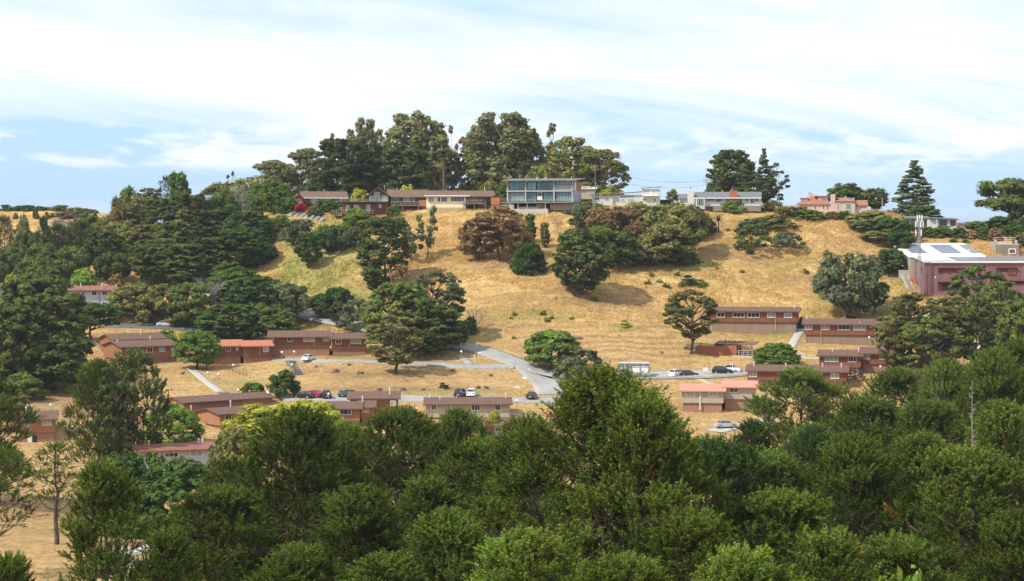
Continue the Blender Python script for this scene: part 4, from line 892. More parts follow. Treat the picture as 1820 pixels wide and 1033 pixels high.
b.box('balcony', 590.5, 615, 379.2, 380.3, -1.3, 2, 'deckw'); b.railing(590.5, 664, 373.5, 379.2, -1.2); b.box('balcony', 615.1, 664, 379.2, 380.3, -1.3, -.05, 'deckw')
for u in (592, 600, 608): b.post(u, 380.4, 394, -1, 'darkred', .1)
b.box('garden_fence', 745, 757.5, 355.5, 366.5, 2.2, 2.3, 'oranges'); b.vent(705, 336.6, 7, .6, 'metal'); b.vent(683, 334, 7, .8, 'metal')

b = house('cream coloured house with a red chimney and a deck on posts at its right', 758, 374, 596, -1)
b.wall(757.7, 828, 348.8, 369, 0, 9, 'cream', 1.4); b.box('base', 757.9, 827.5, 369.05, 384, .02, 8.9, 'conc'); b.wall(828.5, 875, 349.5, 366, 2.5, 9, 'beige', 1.3); 
b.gable(757.7, 875, 348.6, .0, 9.2, 1.5, 'roofb', .8); b.box('fascia', 753.5, 835, 347.4, 349.3, -1.05, -.85, 'white')
b.win(761, 771, 350.5, 359.5, 2, 'tealp'); b.win(777, 783, 350.5, 359, 1); b.win(784, 795, 350.5, 359, 3, 'glassd'); b.win(801, 825.5, 350, 358.5, 5, 'glassd'); b.win(838, 846, 351, 357, 2, 'glassl', y=2.5)
b.box('deck', 822.6, 864, 361.3, 362.8, -.8, 2.4, 'deckw'); b.railing(823, 864, 355.8, 361.3, -.7)
for u in (824.5, 843, 862): b.post(u, 362.9, 380, -.5, 'deckw', .12)
b.box('chimney', 806.7, 811.8, 337.5, 346.5, 3.5, 4.3, 'brick'); b.vent(862, 337, 6, .9); b.box('garden_shed', 756, 775, 338.5, 341.5, 11, 14, 'sand'); b.vent(792, 340, 4, .5, 'metal')

b = house('modern two storey glass fronted house on a concrete foundation', 902, 359, 590, -13)
b.box('core', 903, 1016, 322.6, 359, 1.2, 12, 'beige2'); b.box('floor_slab', 900, 1017, 338.8, 341.2, -.5, 1.2, 'grey'); b.box('deck', 884, 1018, 359.2, 361.4, -1.8, 12, 'deckw')
b.shed(900, 1017, -.2, 12, 321.8, .7, 'roofg', 1.4, 1.3, .22)
for u in (902.5, 934.5, 984.5, 1016.5): b.post(u, 322.5, 359.1, -.15, 'grey', .22)
b.win(904.5, 932.5, 323.5, 338.3, 3, 'teal', 'dark', .1, .1); b.win(936.5, 953, 323.5, 338.3, 2, 'tealp', 'dark', .1, .1); b.win(954, 983, 323.5, 338.3, 3, 'teal', 'dark', .1, .1); b.win(987, 1015, 322.8, 329.6, 5, 'tealp', 'dark', .1, .1); b.box('spandrel', 986.5, 1015, 329.8, 338.5, .0, 1.1, 'grey')
b.win(905, 932.5, 342, 358.8, 3, 'tealp', 'dark', .4, .1); b.win(936, 953, 342, 358.8, 2, 'teal', 'dark', .4, .1); b.box('white_panel', 954.5, 963, 350, 356, .2, .4, 'white'); b.win(954.5, 963, 342, 349.5, 1, 'glassd', 'white', .4, .1); b.win(965, 983, 342, 358.8, 2, 'teal', 'dark', .4, .1); b.win(987, 1015, 341.6, 358.8, 5, 'tealp', 'dark', .4, .1)
b.railing(903, 1016, 354.5, 359.1, -1.7, 'rail', 2.2); b.box('side_wall', 1017.2, 1018.4, 322.4, 359.1, .6, 12.2, 'grey'); b.box('wood_panel', 1018.5, 1019, 322.8, 339, 4.5, 11.5, 'oranges'); b.box('door', 1018.45, 1018.9, 325, 338.5, 1.8, 3.2, 'white'); b.box('door', 1018.45, 1018.9, 345, 358.5, 2.2, 3.4, 'glassl')
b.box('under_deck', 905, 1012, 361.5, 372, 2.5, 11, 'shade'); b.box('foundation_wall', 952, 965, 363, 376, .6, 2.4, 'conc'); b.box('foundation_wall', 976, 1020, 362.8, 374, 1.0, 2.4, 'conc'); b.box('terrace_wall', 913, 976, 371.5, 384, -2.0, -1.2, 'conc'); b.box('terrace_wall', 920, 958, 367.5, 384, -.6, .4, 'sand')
for u in (906, 922, 938, 970): b.post(u, 361.5, 372, -.8, 'conc', .2)
b.box('brick_planter', 875.5, 891, 351.5, 363.5, -2.2, 1.5, 'brick'); b.railing(891.5, 903, 353, 359.1, -1.7); b.box('lower_wall', 876, 915, 363.7, 374, -1.5, .8, 'sand')
for u, v in ((946, 318), (962, 318), (1008, 317)): b.vent(u, v, 6, .5)

b = house('small beige house partly hidden behind the glass fronted house', 1031, 352, 614, 0)
b.wall(1031, 1058, 337, 354, 0, 8, 'sand', 0); b.shed(1030, 1059, 0, 8, 336.5, .6, 'roofgr', .5, .4); b.box('upper_room', 1033, 1050, 330.5, 336, 2, 6, 'beige'); b.win(1036, 1041, 331.5, 335.5, 2, y=2, fw=.08); b.win(1044, 1056, 340, 346, 3, 'glassl', fw=.08)
b = house('low white flat roofed house with a raised tower room at its right end', 1052, 360, 592, -3)
b.box('wall', 1052, 1089, 348.5, 368, 0, 8, 'whitewall'); b.box('wall', 1089.2, 1141, 346.5, 368, .6, 8, 'whitewall'); b.shed(1052, 1089, 0, 8, 347.5, .2, 'roofg', .7, .5, .25, xs=.5); b.shed(1091, 1141, .6, 8, 345.6, .2, 'roofg', .7, .3, .25, xs=.6)
b.win(1056.6, 1065.7, 350.8, 357, 2, frame='white'); b.win(1074, 1083, 350.8, 357, 2, 'tealp')
for i in range(4): b.win(1103 + i * 5.8, 1108 + i * 5.8, 348.4, 351.2, 1, y=.6, fw=.06)
b.win(1103, 1110, 353.3, 359.5, 2, 'glassl', y=.6); b.win(1115, 1128, 353.3, 359.5, 3, 'glassl', y=.6)
b.box('tower_room', 1141.2, 1172, 336.6, 368, -.6, 7, 'whitewall'); b.shed(1141, 1173, -.6, 7, 335.9, .15, 'roofg', .6, .4, .22, xs=.45); b.win(1160, 1167, 352.5, 359.5, 1, 'tealp', y=-.6, fw=.16); b.win(1141.8, 1149, 352.8, 357.5, 2, y=-.6)
b.box('door', 1154.5, 1158, 339, 348, -.66, -.58, 'white'); b.railing(1141.5, 1170.5, 343.5, 348, -1.6, 'white', 1.2); b.box('balcony', 1141.5, 1170.5, 348.2, 349, -1.7, -.62, 'white'); b.box('garden_wall', 1172.5, 1192, 355, 366, 3, 3.3, 'shade')

b = house('grey roofed white ranch house with a white and a red brick chimney', 1234, 366, 590, -3)
b.wall(1234.5, 1351, 351.6, 375, 0, 9, 'whitewall', 1.4); b.gable(1234.5, 1351, 351.2, 0, 9, 1.5, 'roofg', .9, .3, fascia='white'); b.wall(1208, 1222, 353, 376, 1, 8, 'whitewall', 1.1); b.gable(1208, 1222, 352.6, 1, 8, 1.2, 'roofg')
b.box('chimney', 1222.2, 1233, 339.5, 372, -.8, .9, 'wbrick'); b.box('chimney_cap', 1223.5, 1231.5, 337.2, 339.4, -.5, .6, 'wbrick'); b.vent(1227.5, 336.2, 0, .6, 'dark'); b.box('chimney', 1296.5, 1309.5, 339, 364, -.5, .6, 'brick')
b.box('bay', 1237.2, 1253.5, 351.5, 372, -1.6, -.05, 'whitewall'); b.win(1238.5, 1252, 352.5, 366.5, 4, 'glassd', y=-1.6, fw=.14); b.win(1256, 1270, 351.9, 358, 5, 'glassd', fw=.09); b.win(1271.7, 1282.4, 352.5, 359.5, 1, fw=.1); b.win(1289, 1296, 351.8, 362, 1, fw=.09); b.win(1310.2, 1318.8, 351.8, 362, 2, fw=.09)
b.win(1325, 1330, 352.5, 358.5, 1); b.win(1333.5, 1340, 352.5, 362.5, 2, fw=.1); b.win(1341.5, 1347, 352.5, 359, 1); b.box('retaining_wall', 1268, 1352, 367.5, 376, -3.2, -2.8, 'deckw'); b.box('terrace', 1254, 1352, 366.3, 367.4, -3.2, -.02, 'deckw'); b.railing(1254, 1288, 361.5, 366.2, -3, 'rail'); b.railing(1326, 1352, 361.5, 366.2, -3, 'rail')
b.vent(1246, 342, 4, .4); b.vent(1283, 341, 4, .4)

b = house('pink house with terracotta tile roofs, dormers and pink chimneys', 1420, 374, 592, 0)
b.box('wall', 1420, 1478, 364, 384, 0, 9, 'pink'); b.hip(1417, 1477, 364, 0, 9, 2.6, 'tile', .4, 4.2); b.box('wall', 1484.5, 1519, 359.3, 384, -1.5, 9, 'pink'); b.hip(1485, 1518, 359, -1.5, 9, 1.2, 'tile', .35, 2.5); b.box('wall', 1519.2, 1541, 366.5, 384, -.5, 8, 'pink'); b.shed(1520, 1541, -.5, 8, 366, 1.5, 'tile', .4, .2, .2)
b.box('dormer', 1422, 1436.5, 353.2, 364, 1.6, 5, 'whitewall'); b.box('dormer_roof', 1421, 1437.5, 352, 353, 1.2, 5.4, 'tile'); b.win(1424, 1429.5, 354, 360.5, 2, y=1.6, fw=.1, glass='glassl'); b.box('dormer', 1453, 1471, 349.8, 363, 2.2, 6.5, 'pink'); b.box('dormer_roof', 1447, 1473, 348.3, 349.6, 1.8, 7, 'tile'); b.win(1459, 1470, 351.5, 359.5, 1, 'tealp', y=2.2, fw=.12)
b.box('chimney', 1436.8, 1441.6, 342.5, 358, 3, 4, 'pink'); b.box('chimney', 1443, 1447, 343.5, 358, 3.2, 4, 'pink'); b.box('chimney', 1476, 1484.2, 345.5, 376, -.8, .6, 'pink'); b.box('chimney_cap', 1436.2, 1442.2, 341.6, 342.4, 2.9, 4.1, 'wbrick')
b.win(1486.5, 1492.5, 362, 373.5, 2, 'tealp', y=-1.5, fw=.12, rows=2); b.win(1501.5, 1512.5, 361.5, 373.5, 1, 'tealp', y=-1.5, fw=.12); b.box('roof_deck', 1488, 1520, 351.8, 352.6, 5, 8, 'whitewall')
for u in (1426, 1432, 1447, 1462, 1469): b.win(u, u + 3.2, 366, 372, 1, fw=.07)
b.railing(1546, 1597, 372, 378, 2, 'white', 2.4, 'garden_fence', 9)

b = house('white modern house with a shallow dark butterfly roof behind the hedge', 1611, 408, 582, 6)
b.wall(1611, 1648, 389.5, 415, 1.5, 9, 'whitewall'); b.wall(1648.2, 1700, 390, 415, 0, 9, 'whitewall'); b.gable(1609, 1652, 388.5, 1.5, 9, .4, 'roofg', .9, .2, 'x', .3); b.shed(1652.5, 1702, 0, 9, 388.8, .25, 'roofg', .8, .3, .3, xs=-.4)
b.win(1620, 1630, 390.5, 402.5, 1, 'teal', 'dark', 1.5); b.win(1639, 1653, 391.5, 403, 2, 'glassd', 'dark', 1.3); b.win(1669.5, 1682.6, 389.5, 402, 1, 'glassd', 'dark'); b.win(1689, 1698, 389.5, 401.5, 1, 'glassd', 'dark'); b.post(1664, 390, 412, -.6, 'whitewall', .12)
b = house('low white roofed house half hidden by the hedge right of the butterfly roof house', 1702, 404, 592, 0)
b.box('wall', 1704, 1742, 398.5, 412, 0, 7, 'whitewall'); b.shed(1703, 1744, 0, 7, 398, .2, 'roofg', .5, .3, .2); b.box('clerestory', 1716, 1733, 395, 397.4, 3, 6, 'glassd'); b.box('clerestory_roof', 1714, 1735, 394.2, 394.9, 2.7, 6.4, 'grey'); b.win(1709, 1721, 400, 404, 3)

# ---- mauve building with roof solar arrays
b = B('institution_building', 'large mauve two storey building with solar panels on its white roof', 'building', 1642.6, 517, 526, 11.6)
W2 = b.X(1900); zt = b.Z(466.5)
q = MB(); q.box(0, W2, 0, 13, -5, zt); q.build('wall', M['purple'], b.e)
def slab(name, m, pts, th, parent=None):
    q = MB(); n = len(pts); q.add([p for p in pts] + [(p[0], p[1], p[2] + th) for p in pts], [tuple(range(n))[::-1], tuple(range(n, 2 * n))] + [(i, (i + 1) % n, n + (i + 1) % n, n + i) for i in range(n)]); return q.build(name, M[m], parent or b.e)
slab('roof', 'roofgr', [(-.3, -.3, zt + .02), (W2, -.3, zt + .02), (W2, 13.2, zt + 1.0), (-.3, 13.2, zt + 1.0)], .22)
q = MB(); q.box(-.35, W2, -.42, -.31, zt - .12, zt + .32); q.build('fascia', M['white'], b.e)
xa = b.X(1703); n_ = int((W2 - xa) / 1.7); q = MB(); q.box(0, 1.64, 0, .0999, 0, 1); sl = .98 / 13.5
def panels(x0, cols, y0, rows, z0, sl, dx=1.7, dy=1.75, m='solarl', skew=0):
    q = MB(); q.add([(0, 0, 0), (dx - .07, 0, 0), (dx - .07, dy - .07, (dy - .07) * sl), (0, dy - .07, (dy - .07) * sl), (0, 0, .06), (dx - .07, 0, .06), (dx - .07, dy - .07, (dy - .07) * sl + .06), (0, dy - .07, (dy - .07) * sl + .06)], [(3,2,1,0),(4,5,6,7),(0,1,5,4),(1,2,6,5),(2,3,7,6),(3,0,4,7)])
    me = q.mesh('solar_panel', M[m])
    for r in range(rows):
        for c in range(cols): link('solar_panel', me, b.e, (x0 + c * dx, y0 + r * dy, z0 + sl * r * dy))
panels(xa, min(16, n_), 1.8, 6, zt + .24 + sl * 2.1 + .1, sl)
for uj in (1660, 1720, 1752, 1764, 1812): b.box('wall_joint', uj, uj + .25, 467.5, 520, -.012, .01, 'purpled')
# recessed window bands
def opening(u0, u1, v0, v1, mm='shade', trim=True):
    o = b.box('window_band', u0, u1, v0, v1, -.02, .03, mm)
    if trim: b.box('hood', u0 - .5, u1 + .5, v0 - 1.2, v0 - .1, -.55, 0, 'purpled')
    return o
opening(1667, 1716, 476.8, 485.3, 'purpled'); b.win(1667.3, 1675, 477.2, 485.2, 1, 'glassd', 'purpled', -.03); b.win(1683.5, 1691, 477.2, 485.2, 1, 'glassd', 'purpled', -.03); b.win(1699.5, 1707, 477.2, 485.2, 1, 'glassd', 'purpled', -.03)
opening(1770, 1807, 476.4, 484, 'purpled'); b.win(1790.5, 1806.5, 476.8, 489.5, 1, 'dirtwin', 'purpled', -.03); b.win(1771, 1779, 476.8, 485, 1, 'glassd', 'purpled', -.03)
opening(1667, 1700, 502, 517, 'shade'); b.box('door', 1668, 1671.5, 504, 517, -.08, -.03, 'purpled'); b.post(1674, 503, 517, -.06, 'purpled', .1); opening(1786, 1820, 500, 505, 'shade')
q = MB(); q.bar((b.X(1662), -.12, b.Z(493)), (b.X(1662), .01, b.Z(493)), .22, 8); q.build('lamp', M['white'], b.e)
q = MB(); q.box(-.06, .0, 3, 4.4, zt - 3, zt - 1.2); q.build('window', M['glassd'], b.e)
b.vent(1662.5, 455.5, 4, 1.2); b.vent(1731, 453, 6, 1.4)
# white roofed hall behind
X0, X1 = b.X(1642.6) - 1.2, b.X(1768) + .5; y0_, y1_ = 13.5, 40.0; zf = b.Z(460) + .2; zb = b.Z(434) + 1.2
zf = at(1640, 458, 539).z - b.e.location.z; zb = at(1611, 434, 566).z - b.e.location.z
q = MB(); q.add([(X0, y0_, -3), (X1, y0_, -3), (X1, y1_, -3), (X0, y1_, -3), (X0, y0_, zf), (X1, y0_, zf), (X1, y1_, zb), (X0, y1_, zb)], [(3,2,1,0),(4,5,6,7),(0,1,5,4),(1,2,6,5),(2,3,7,6),(3,0,4,7)]); q.build('rear_hall', M['sand'], b.e)
slab('hall_roof', 'roofw', [(X0 - .3, y0_ - .2, zf + .01), (X1 + .3, y0_ - .2, zf + .01), (X1 + .3, y1_ + .3, zb + .01), (X0 - .3, y1_ + .3, zb + .01)], .25)
slh = (zb - zf) / (y1_ - y0_)
for u, cols in ((1646, 4), (1698, 5), (1751, 2)):
    y_ = 20; panels((u - 1642.6) * b.k * 1.05, cols, y_, 6, zf + slh * (y_ - y0_) + .38, slh, 1.15, 2.6, 'solarl')

b = B('rooftop_pavilion', 'brown block pavilion with a railed roof terrace behind the mauve building', 'building', 1768, 455, 562, 4)
b.box('wall', 1771, 1811, 434.5, 470, 0, 9, 'sandd'); b.box('parapet', 1764, 1770.8, 430, 470, 1, 9, 'sand'); b.box('parapet', 1771, 1811, 433.6, 434.4, -.02, .2, 'white'); b.railing(1771, 1808, 422.5, 434, 8, 'white', 2.5); b.railing(1771, 1771.2, 427.5, 433.6, .1, 'white', 2.2, y1=8.8); b.railing(1808, 1808.2, 427.5, 433.6, .1, 'white', 2.2, y1=8.8); b.box('back_wall', 1775, 1802, 429.5, 434.4, 6.5, 6.8, 'pink')
b.win(1792.5, 1805.5, 442, 451.5, 1, 'dirtwin', 'white', 0, .22)

# ---- mobile mast
e = bpy.data.objects.new('antenna_mast', None); COL.objects.link(e); p = at(1633.5, 517, 524); e.location = p; tag(e, 'slender lattice antenna mast with white panels beside the mauve building', 'antenna mast'); s_ = 524 / F
Hm = (517 - 388) * s_; q = MB(); r0 = .55
cs = [(math.cos(a) * r0, math.sin(a) * r0) for a in (0.3, 2.4, 4.5)]
for cx, cy in cs: q.bar((cx, cy, -3), (cx * .6, cy * .6, Hm), .09, 5)
nb = 22
for i in range(nb):
    z0_, z1_ = Hm * i / nb, Hm * (i + 1) / nb
    for j in range(3):
        a, c = cs[j], cs[(j + 1) % 3]; k0 = 1 - .4 * i / nb; k1 = 1 - .4 * (i + 1) / nb
        q.bar((a[0] * k0, a[1] * k0, z0_), (c[0] * k1, c[1] * k1, z1_), .045, 4); q.bar((a[0] * k1, a[1] * k1, z1_), (c[0] * k1, c[1] * k1, z1_), .045, 4)
q.build('lattice', M['pole'], e)
for zf_, n_a, rr in ((.80, 3, .95), (.92, 4, 1.0), (1.0, 3, .7)):
    for i in range(n_a):
        a = i * 6.283 / n_a + .5 + zf_ * 3; q = MB(); x, y = math.cos(a) * rr, math.sin(a) * rr; z = Hm * zf_; q.box(x - .14, x + .14, y - .09, y + .09, z - .85, z + .85); q.bar((x * .3, y * .3, z), (x, y, z), .05, 4); q.build('antenna_panel', M['white'], e)
q = MB(); q.box(-2.4, -.8, -.2, .4, 2.4, 3.4); q.bar((-1.6, .1, -2), (-1.6, .1, 2.4), .08, 5); tag(q.build('orange_sign_box', M['redbin']), 'orange panel on a post at the foot of the antenna mast', 'panel').location = p

# ---- solar panels standing in the garden slope
e = bpy.data.objects.new('solar_array', None); COL.objects.link(e); p0 = hit(516, 385); p1 = hit(570, 394); e.location = p0; tag(e, 'row of tilted garden solar panels below the bright red house', 'solar array')
d = (p1 - p0)
q = MB(); t = R(32); h = 1.7; q.add([(-.62, 0, .3), (.62, 0, .3), (.62, h * math.cos(t), .3 + h * math.sin(t)), (-.62, h * math.cos(t), .3 + h * math.sin(t)), (-.62, 0, .36), (.62, 0, .36), (.62, h * math.cos(t), .36 + h * math.sin(t)), (-.62, h * math.cos(t), .36 + h * math.sin(t))], [(3,2,1,0),(4,5,6,7),(0,1,5,4),(1,2,6,5),(2,3,7,6),(3,0,4,7)]); pm = q.mesh('solar_panel', M['solarl'])
q = MB(); q.box(-.66, .66, -.04, .0, .26, .36); q.bar((0, h * .5, -.6), (0, h * .5, .8), .05, 4); fm_ = q.mesh('stand', M['white'])
for i in range(7):
    o = link('solar_panel', pm, e, d * (i / 6.0) + Vector((0, 0, .1)), -.5); link('stand', fm_, o)

# ---------------------------------------------------------------- cars
def car_paint(name, c): return mat(name, c, .28, 2, .03, spec=.6)
CP = dict(white=car_paint('white_car_paint', (.78, .78, .78)), black=car_paint('black_car_paint', (.018, .02, .024)), red=car_paint('red_car_paint', (.45, .015, .02)), grey=car_paint('grey_blue_car_paint', (.085, .115, .15)), dark=car_paint('dark_grey_car_paint', (.05, .05, .055)), maroon=car_paint('maroon_car_paint', (.12, .03, .03)), silver=car_paint('silver_car_paint', (.45, .46, .47)))
M_TYRE = mat('tyre_rubber', (.02, .02, .02), .9, 4, .1); M_RIM = mat('alloy_rim', (.55, .55, .56), .35, 2, .05, metal=.6); M_CG = mat('car_glass', (.02, .025, .03), .06, 2, .05, spec=.9); M_TL = mat('red_tail_lamp', (.45, .01, .01), .3, 2, .05); M_HL = mat('clear_headlamp', (.7, .7, .68), .15, 2, .05)
SHAPES = {
 'sedan': (4.6, 1.8, [(-2.3,.35),(-2.28,.82),(-2.1,.98),(-1.5,1.02),(.75,.98),(2.0,.82),(2.28,.68),(2.3,.32)], [(-1.75,1.0),(-1.05,1.42),(-.2,1.47),(.45,1.40),(1.2,.96)]),
 'suv': (4.7, 1.9, [(-2.35,.42),(-2.34,1.0),(-2.25,1.12),(1.0,1.10),(2.1,.98),(2.32,.82),(2.35,.38)], [(-2.22,1.1),(-1.95,1.62),(-1.0,1.72),(.2,1.68),(1.25,1.08)]),
 'pickup': (5.4, 1.95, [(-2.7,.5),(-2.7,1.12),(-.75,1.12),(1.2,1.12),(2.5,1.02),(2.68,.85),(2.7,.42)], [(-.9,1.1),(-.75,1.68),(.1,1.75),(.6,1.70),(1.35,1.1)]),
}
CARM = {}
def car(shape, paint, u, v, rz, label, dz=.0, Y=None):
    p = hit(u, v)
    if Y: p = at(u, v, Y); p.z = gz_at(p.x, p.y)
    L_, Wd, low, cab = SHAPES[shape]; hw = Wd / 2
    e = bpy.data.objects.new('parked_car', None); COL.objects.link(e); e.location = (p.x, p.y, p.z + .16 + dz); e.rotation_euler = (0, 0, R(rz)); tag(e, label, 'pickup truck' if shape == 'pickup' else 'car', 'parked cars')
    key = (shape, paint)
    if key not in CARM:
        b = MB()
        # body as five lengthwise sections with tumblehome and wheel arches cut as steps
        poly = low[:]; arch_r = .40; ax = [-L_ * .30, L_ * .305]
        bottom = []
        for c in ax[::-1]: bottom += [(c + arch_r, .26)] + [(c + arch_r * math.cos(a), .26 + arch_r * 1.0 * math.sin(a)) for a in (R(45), R(90), R(135))] + [(c - arch_r, .26)]
        full = poly + [(L_ / 2 - .1, .26)] + bottom + [(-L_ / 2 + .1, .26)]
        secs = [(-hw, .93), (-hw + .06, 1.0), (hw - .06, 1.0), (hw, .93)]; n = len(full); vs = []
        for y, k in secs: vs += [(x * (.985 if k < 1 else 1), y, (z - .6) * (.93 if k < 1 and z > .6 else 1) + .6) for x, z in full]
        import bmesh
        me = bpy.data.meshes.new('body'); bm = bmesh.new(); bv = [bm.verts.new(v_) for v_ in vs]
        for s2 in range(3):
            for i in range(n): bm.faces.new((bv[s2 * n + i], bv[s2 * n + (i + 1) % n], bv[(s2 + 1) * n + (i + 1) % n], bv[(s2 + 1) * n + i]))
        for s2 in (0, 3): bm.faces.new(bv[s2 * n:(s2 + 1) * n])
        bmesh.ops.triangulate(bm, faces=[f for f in bm.faces if len(f.verts) > 4]); bmesh.ops.recalc_face_normals(bm, faces=bm.faces); bm.to_mesh(me); bm.free(); me.materials.append(CP[paint])
        g = MB(); c = cab; gw = hw - .12; tw = hw - .34; nn = len(c); zmax = max(z for x, z in c)
        wv = [(x, -(gw - (gw - tw) * (z - c[0][1]) / (zmax - c[0][1])), z) for x, z in c] + [(x, (gw - (gw - tw) * (z - c[0][1]) / (zmax - c[0][1])), z) for x, z in c]
        g.add(wv, [tuple(range(nn)), tuple(range(nn, 2 * nn))[::-1]] + [(i, (i + 1) % nn, nn + (i + 1) % nn, nn + i) for i in range(nn)]); gme = g.mesh('cabin_glass', M_CG)
        r = MB(); tops = [q_ for q_ in c[1:-1]]
        for (xa_, za_), (xb_, zb_) in zip(tops[:-1], tops[1:]): r.add([(xa_, -tw, za_ + .01), (xb_, -tw, zb_ + .01), (xb_, tw, zb_ + .01), (xa_, tw, za_ + .01), (xa_, -tw + .04, za_ + .05), (xb_, -tw + .04, zb_ + .05), (xb_, tw - .04, zb_ + .05), (xa_, tw - .04, za_ + .05)], [(3,2,1,0),(4,5,6,7),(0,1,5,4),(1,2,6,5),(2,3,7,6),(3,0,4,7)])
        for sgn in (-1, 1):
            for i_ in (0, nn - 2):
                (xa_, za_), (xb_, zb_) = c[i_], c[i_ + 1]; ya = gw if za_ < 1.2 else tw; yb = gw if zb_ < 1.2 else tw; r.bar((xa_, sgn * ya, za_), (xb_, sgn * yb, zb_), .05, 4)
            xm = -.15 if shape != 'pickup' else -.8; r.bar((xm, sgn * gw, c[0][1]), (xm, sgn * tw, zmax), .05, 4)
            if shape == 'suv': r.bar((-1.25, sgn * gw, c[0][1]), (-1.25, sgn * tw, zmax - .02), .06, 4)
        rme = r.mesh('roof', CP[paint])
        ty = MB(); ty.bar((0, -.11, 0), (0, .11, 0), .34, 14); tme = ty.mesh('wheel', M_TYRE); rm = MB(); rm.bar((0, -.125, 0), (0, .125, 0), .21, 10); rme2 = rm.mesh('rim', M_RIM)
        tl = MB(); tl.box(-L_ / 2 - .012, -L_ / 2 + .12, -.16, .16, .72, .92); tlm = tl.mesh('tail_light', M_TL); hl = MB(); hl.box(L_ / 2 - .16, L_ / 2 + .012, -.2, .2, .58, .74); hlm = hl.mesh('headlight', M_HL)
        pl = MB(); pl.box(-L_ / 2 - .02, -L_ / 2, -.26, .26, .5, .62); plm = pl.mesh('number_plate', M['white']); bp_ = MB(); bp_.box(-L_ / 2 - .06, -L_ / 2 + .1, -hw + .08, hw - .08, .3, .46); bp_.box(L_ / 2 - .1, L_ / 2 + .05, -hw + .08, hw - .08, .3, .44); bpm = bp_.mesh('bumper', M['dark'] if paint in ('black', 'dark') else CP[paint])
        bd = None
        if shape == 'pickup': q = MB(); q.box(-2.6, -1.0, -hw + .12, hw - .12, 1.125, 1.15); bd = q.mesh('truck_bed', M['dark'])
        CARM[key] = (me, gme, rme, tme, rme2, tlm, hlm, plm, bpm, bd, ax)
    me, gme, rme, tme, rme2, tlm, hlm, plm, bpm, bd, ax = CARM[key]
    link('body', me, e); link('cabin_glass', gme, e); link('roof', rme, e); link('number_plate', plm, e); link('bumper', bpm, e)
    if bd: link('truck_bed', bd, e)
    for x in ax:
        for sgn in (-1, 1): w = link('wheel', tme, e, (x, sgn * (hw - .1), .32)); link('rim', rme2, w)
    for sgn in (-1, 1): link('tail_light', tlm, e, (0, sgn * (hw - .26), 0)); link('headlight', hlm, e, (0, sgn * (hw - .3), 0))
    return e
car('sedan', 'white', 548, 642, 72, 'white saloon car parked alone on the lane at left')
car('sedan', 'black', 540, 709, 155, 'black car at the left end of the lower parking strip')
car('sedan', 'red', 557, 707, 150, 'bright red car in the lower parking strip')
car('suv', 'black', 580, 708.5, 100, 'black SUV parked between the red car and the grey blue car')
car('sedan', 'grey', 619, 706, 190, 'grey blue car parked at the right of the left group of cars')
car('suv', 'black', 819, 706, 76, 'black car beside the white SUV on the lower parking strip')
car('suv', 'white', 838.5, 705.5, 84, 'white SUV seen from behind on the lower parking strip')
car('suv', 'white', 1205, 670.5, 45, 'white SUV on the upper parking lot')
car('sedan', 'dark', 1223, 670.5, 12, 'dark grey saloon next to the white SUV on the upper lot')
car('suv', 'black', 1284, 665.5, -12, 'black SUV parked beside the white pickup truck')
car('pickup', 'white', 1297, 662.5, 160, 'white pickup truck with a dark load bed behind the black SUV')
car('sedan', 'white', 294, 581, 5, 'white car on the shaded street between trees at left')
car('sedan', 'maroon', 322, 972, 100, 'dark red car in the shade on the pale driveway at lower left')
car('sedan', 'black', 945, 709.5, 80, 'dark car half hidden by pine branches at the right end of the lower strip')
car('sedan', 'silver', 1290, 761, 10, 'pale car glimpsed between the pines below the salmon roof')

# ---------------------------------------------------------------- lamps, signs, hydrants, stumps, rails
q = MB(); q.bar((0, 0, -.5), (0, 0, 1), .06, 6, .05); q.box(-.16, .16, -.16, .16, -.3, .05); LPm = q.mesh('pole', M['pole'])
q = MB(); q.sphere((0, 0, 0), .27, 10, 7); LGm = q.mesh('globe', M['globe']); q = MB(); q.bar((0, 0, -.36), (0, 0, -.22), .09, 6, .13); LCm = q.mesh('collar', M['dark'])
def lamp(u, vt, vb, label):
    p = hit(u, vb); t = at(u, vt, p.y); H = max(2.4, t.z - p.z)
    e = bpy.data.objects.new('street_lamp', None); COL.objects.link(e); e.location = p; tag(e, label, 'street lamp', 'white globe lamps on poles')
    o = link('pole', LPm, e); o.scale = (1, 1, H - .3); link('globe', LGm, e, (0, 0, H - .27)); link('collar', LCm, e, (0, 0, H - .27))
for a in [(181,605,617,'globe lamp on the bare bank left of the brown roofed block'),(222,593,606,'globe lamp above the brown roofed block'),(369.5,664,679,'globe lamp at the upper left of the concrete footpath'),(388,672,682,'short globe lamp right of the concrete footpath'),
          (424,697,711,'globe lamp at the foot of the stairs above the gable roof'),(415,647,665,'globe lamp on the grass in front of the orange roofs'),(501,625,642,'globe lamp between the orange roofs and the lane'),(519,648,664,'globe lamp halfway up the stairs by the lane'),
          (523,630,641,'short lamp at the top of the stairs by the lane'),(820,623,642,'globe lamp beside the short path near the road fork'),(853,631,644,'small post lamp right of the short path near the road'),(325,721,734,'globe lamp above the yellow green tree at left'),
          (90,725,738,'globe lamp behind the small brown block at far left'),(475,706,714,'globe lamp among the roofs left of the cars'),(584,704,718,'globe lamp in front of the black SUV'),(919,710,733,'globe lamp at the right end of the beige block'),(1408,570,587,'globe lamp at the right end of the long red block'),
          (1545,598,616,'globe lamp in front of the red block under the pines'),(1572,544,556,'globe lamp on the slope right of the big dark tree'),(1531,560,570,'globe lamp behind the roof right of the long block'),(1565,652,668,'globe lamp right of the bare bush on the lower right'),
          (35,608,625,'globe lamp in the shade of the big pine at left'),(477,707,716,'second globe lamp among the roofs left of the cars')]: lamp(*a)
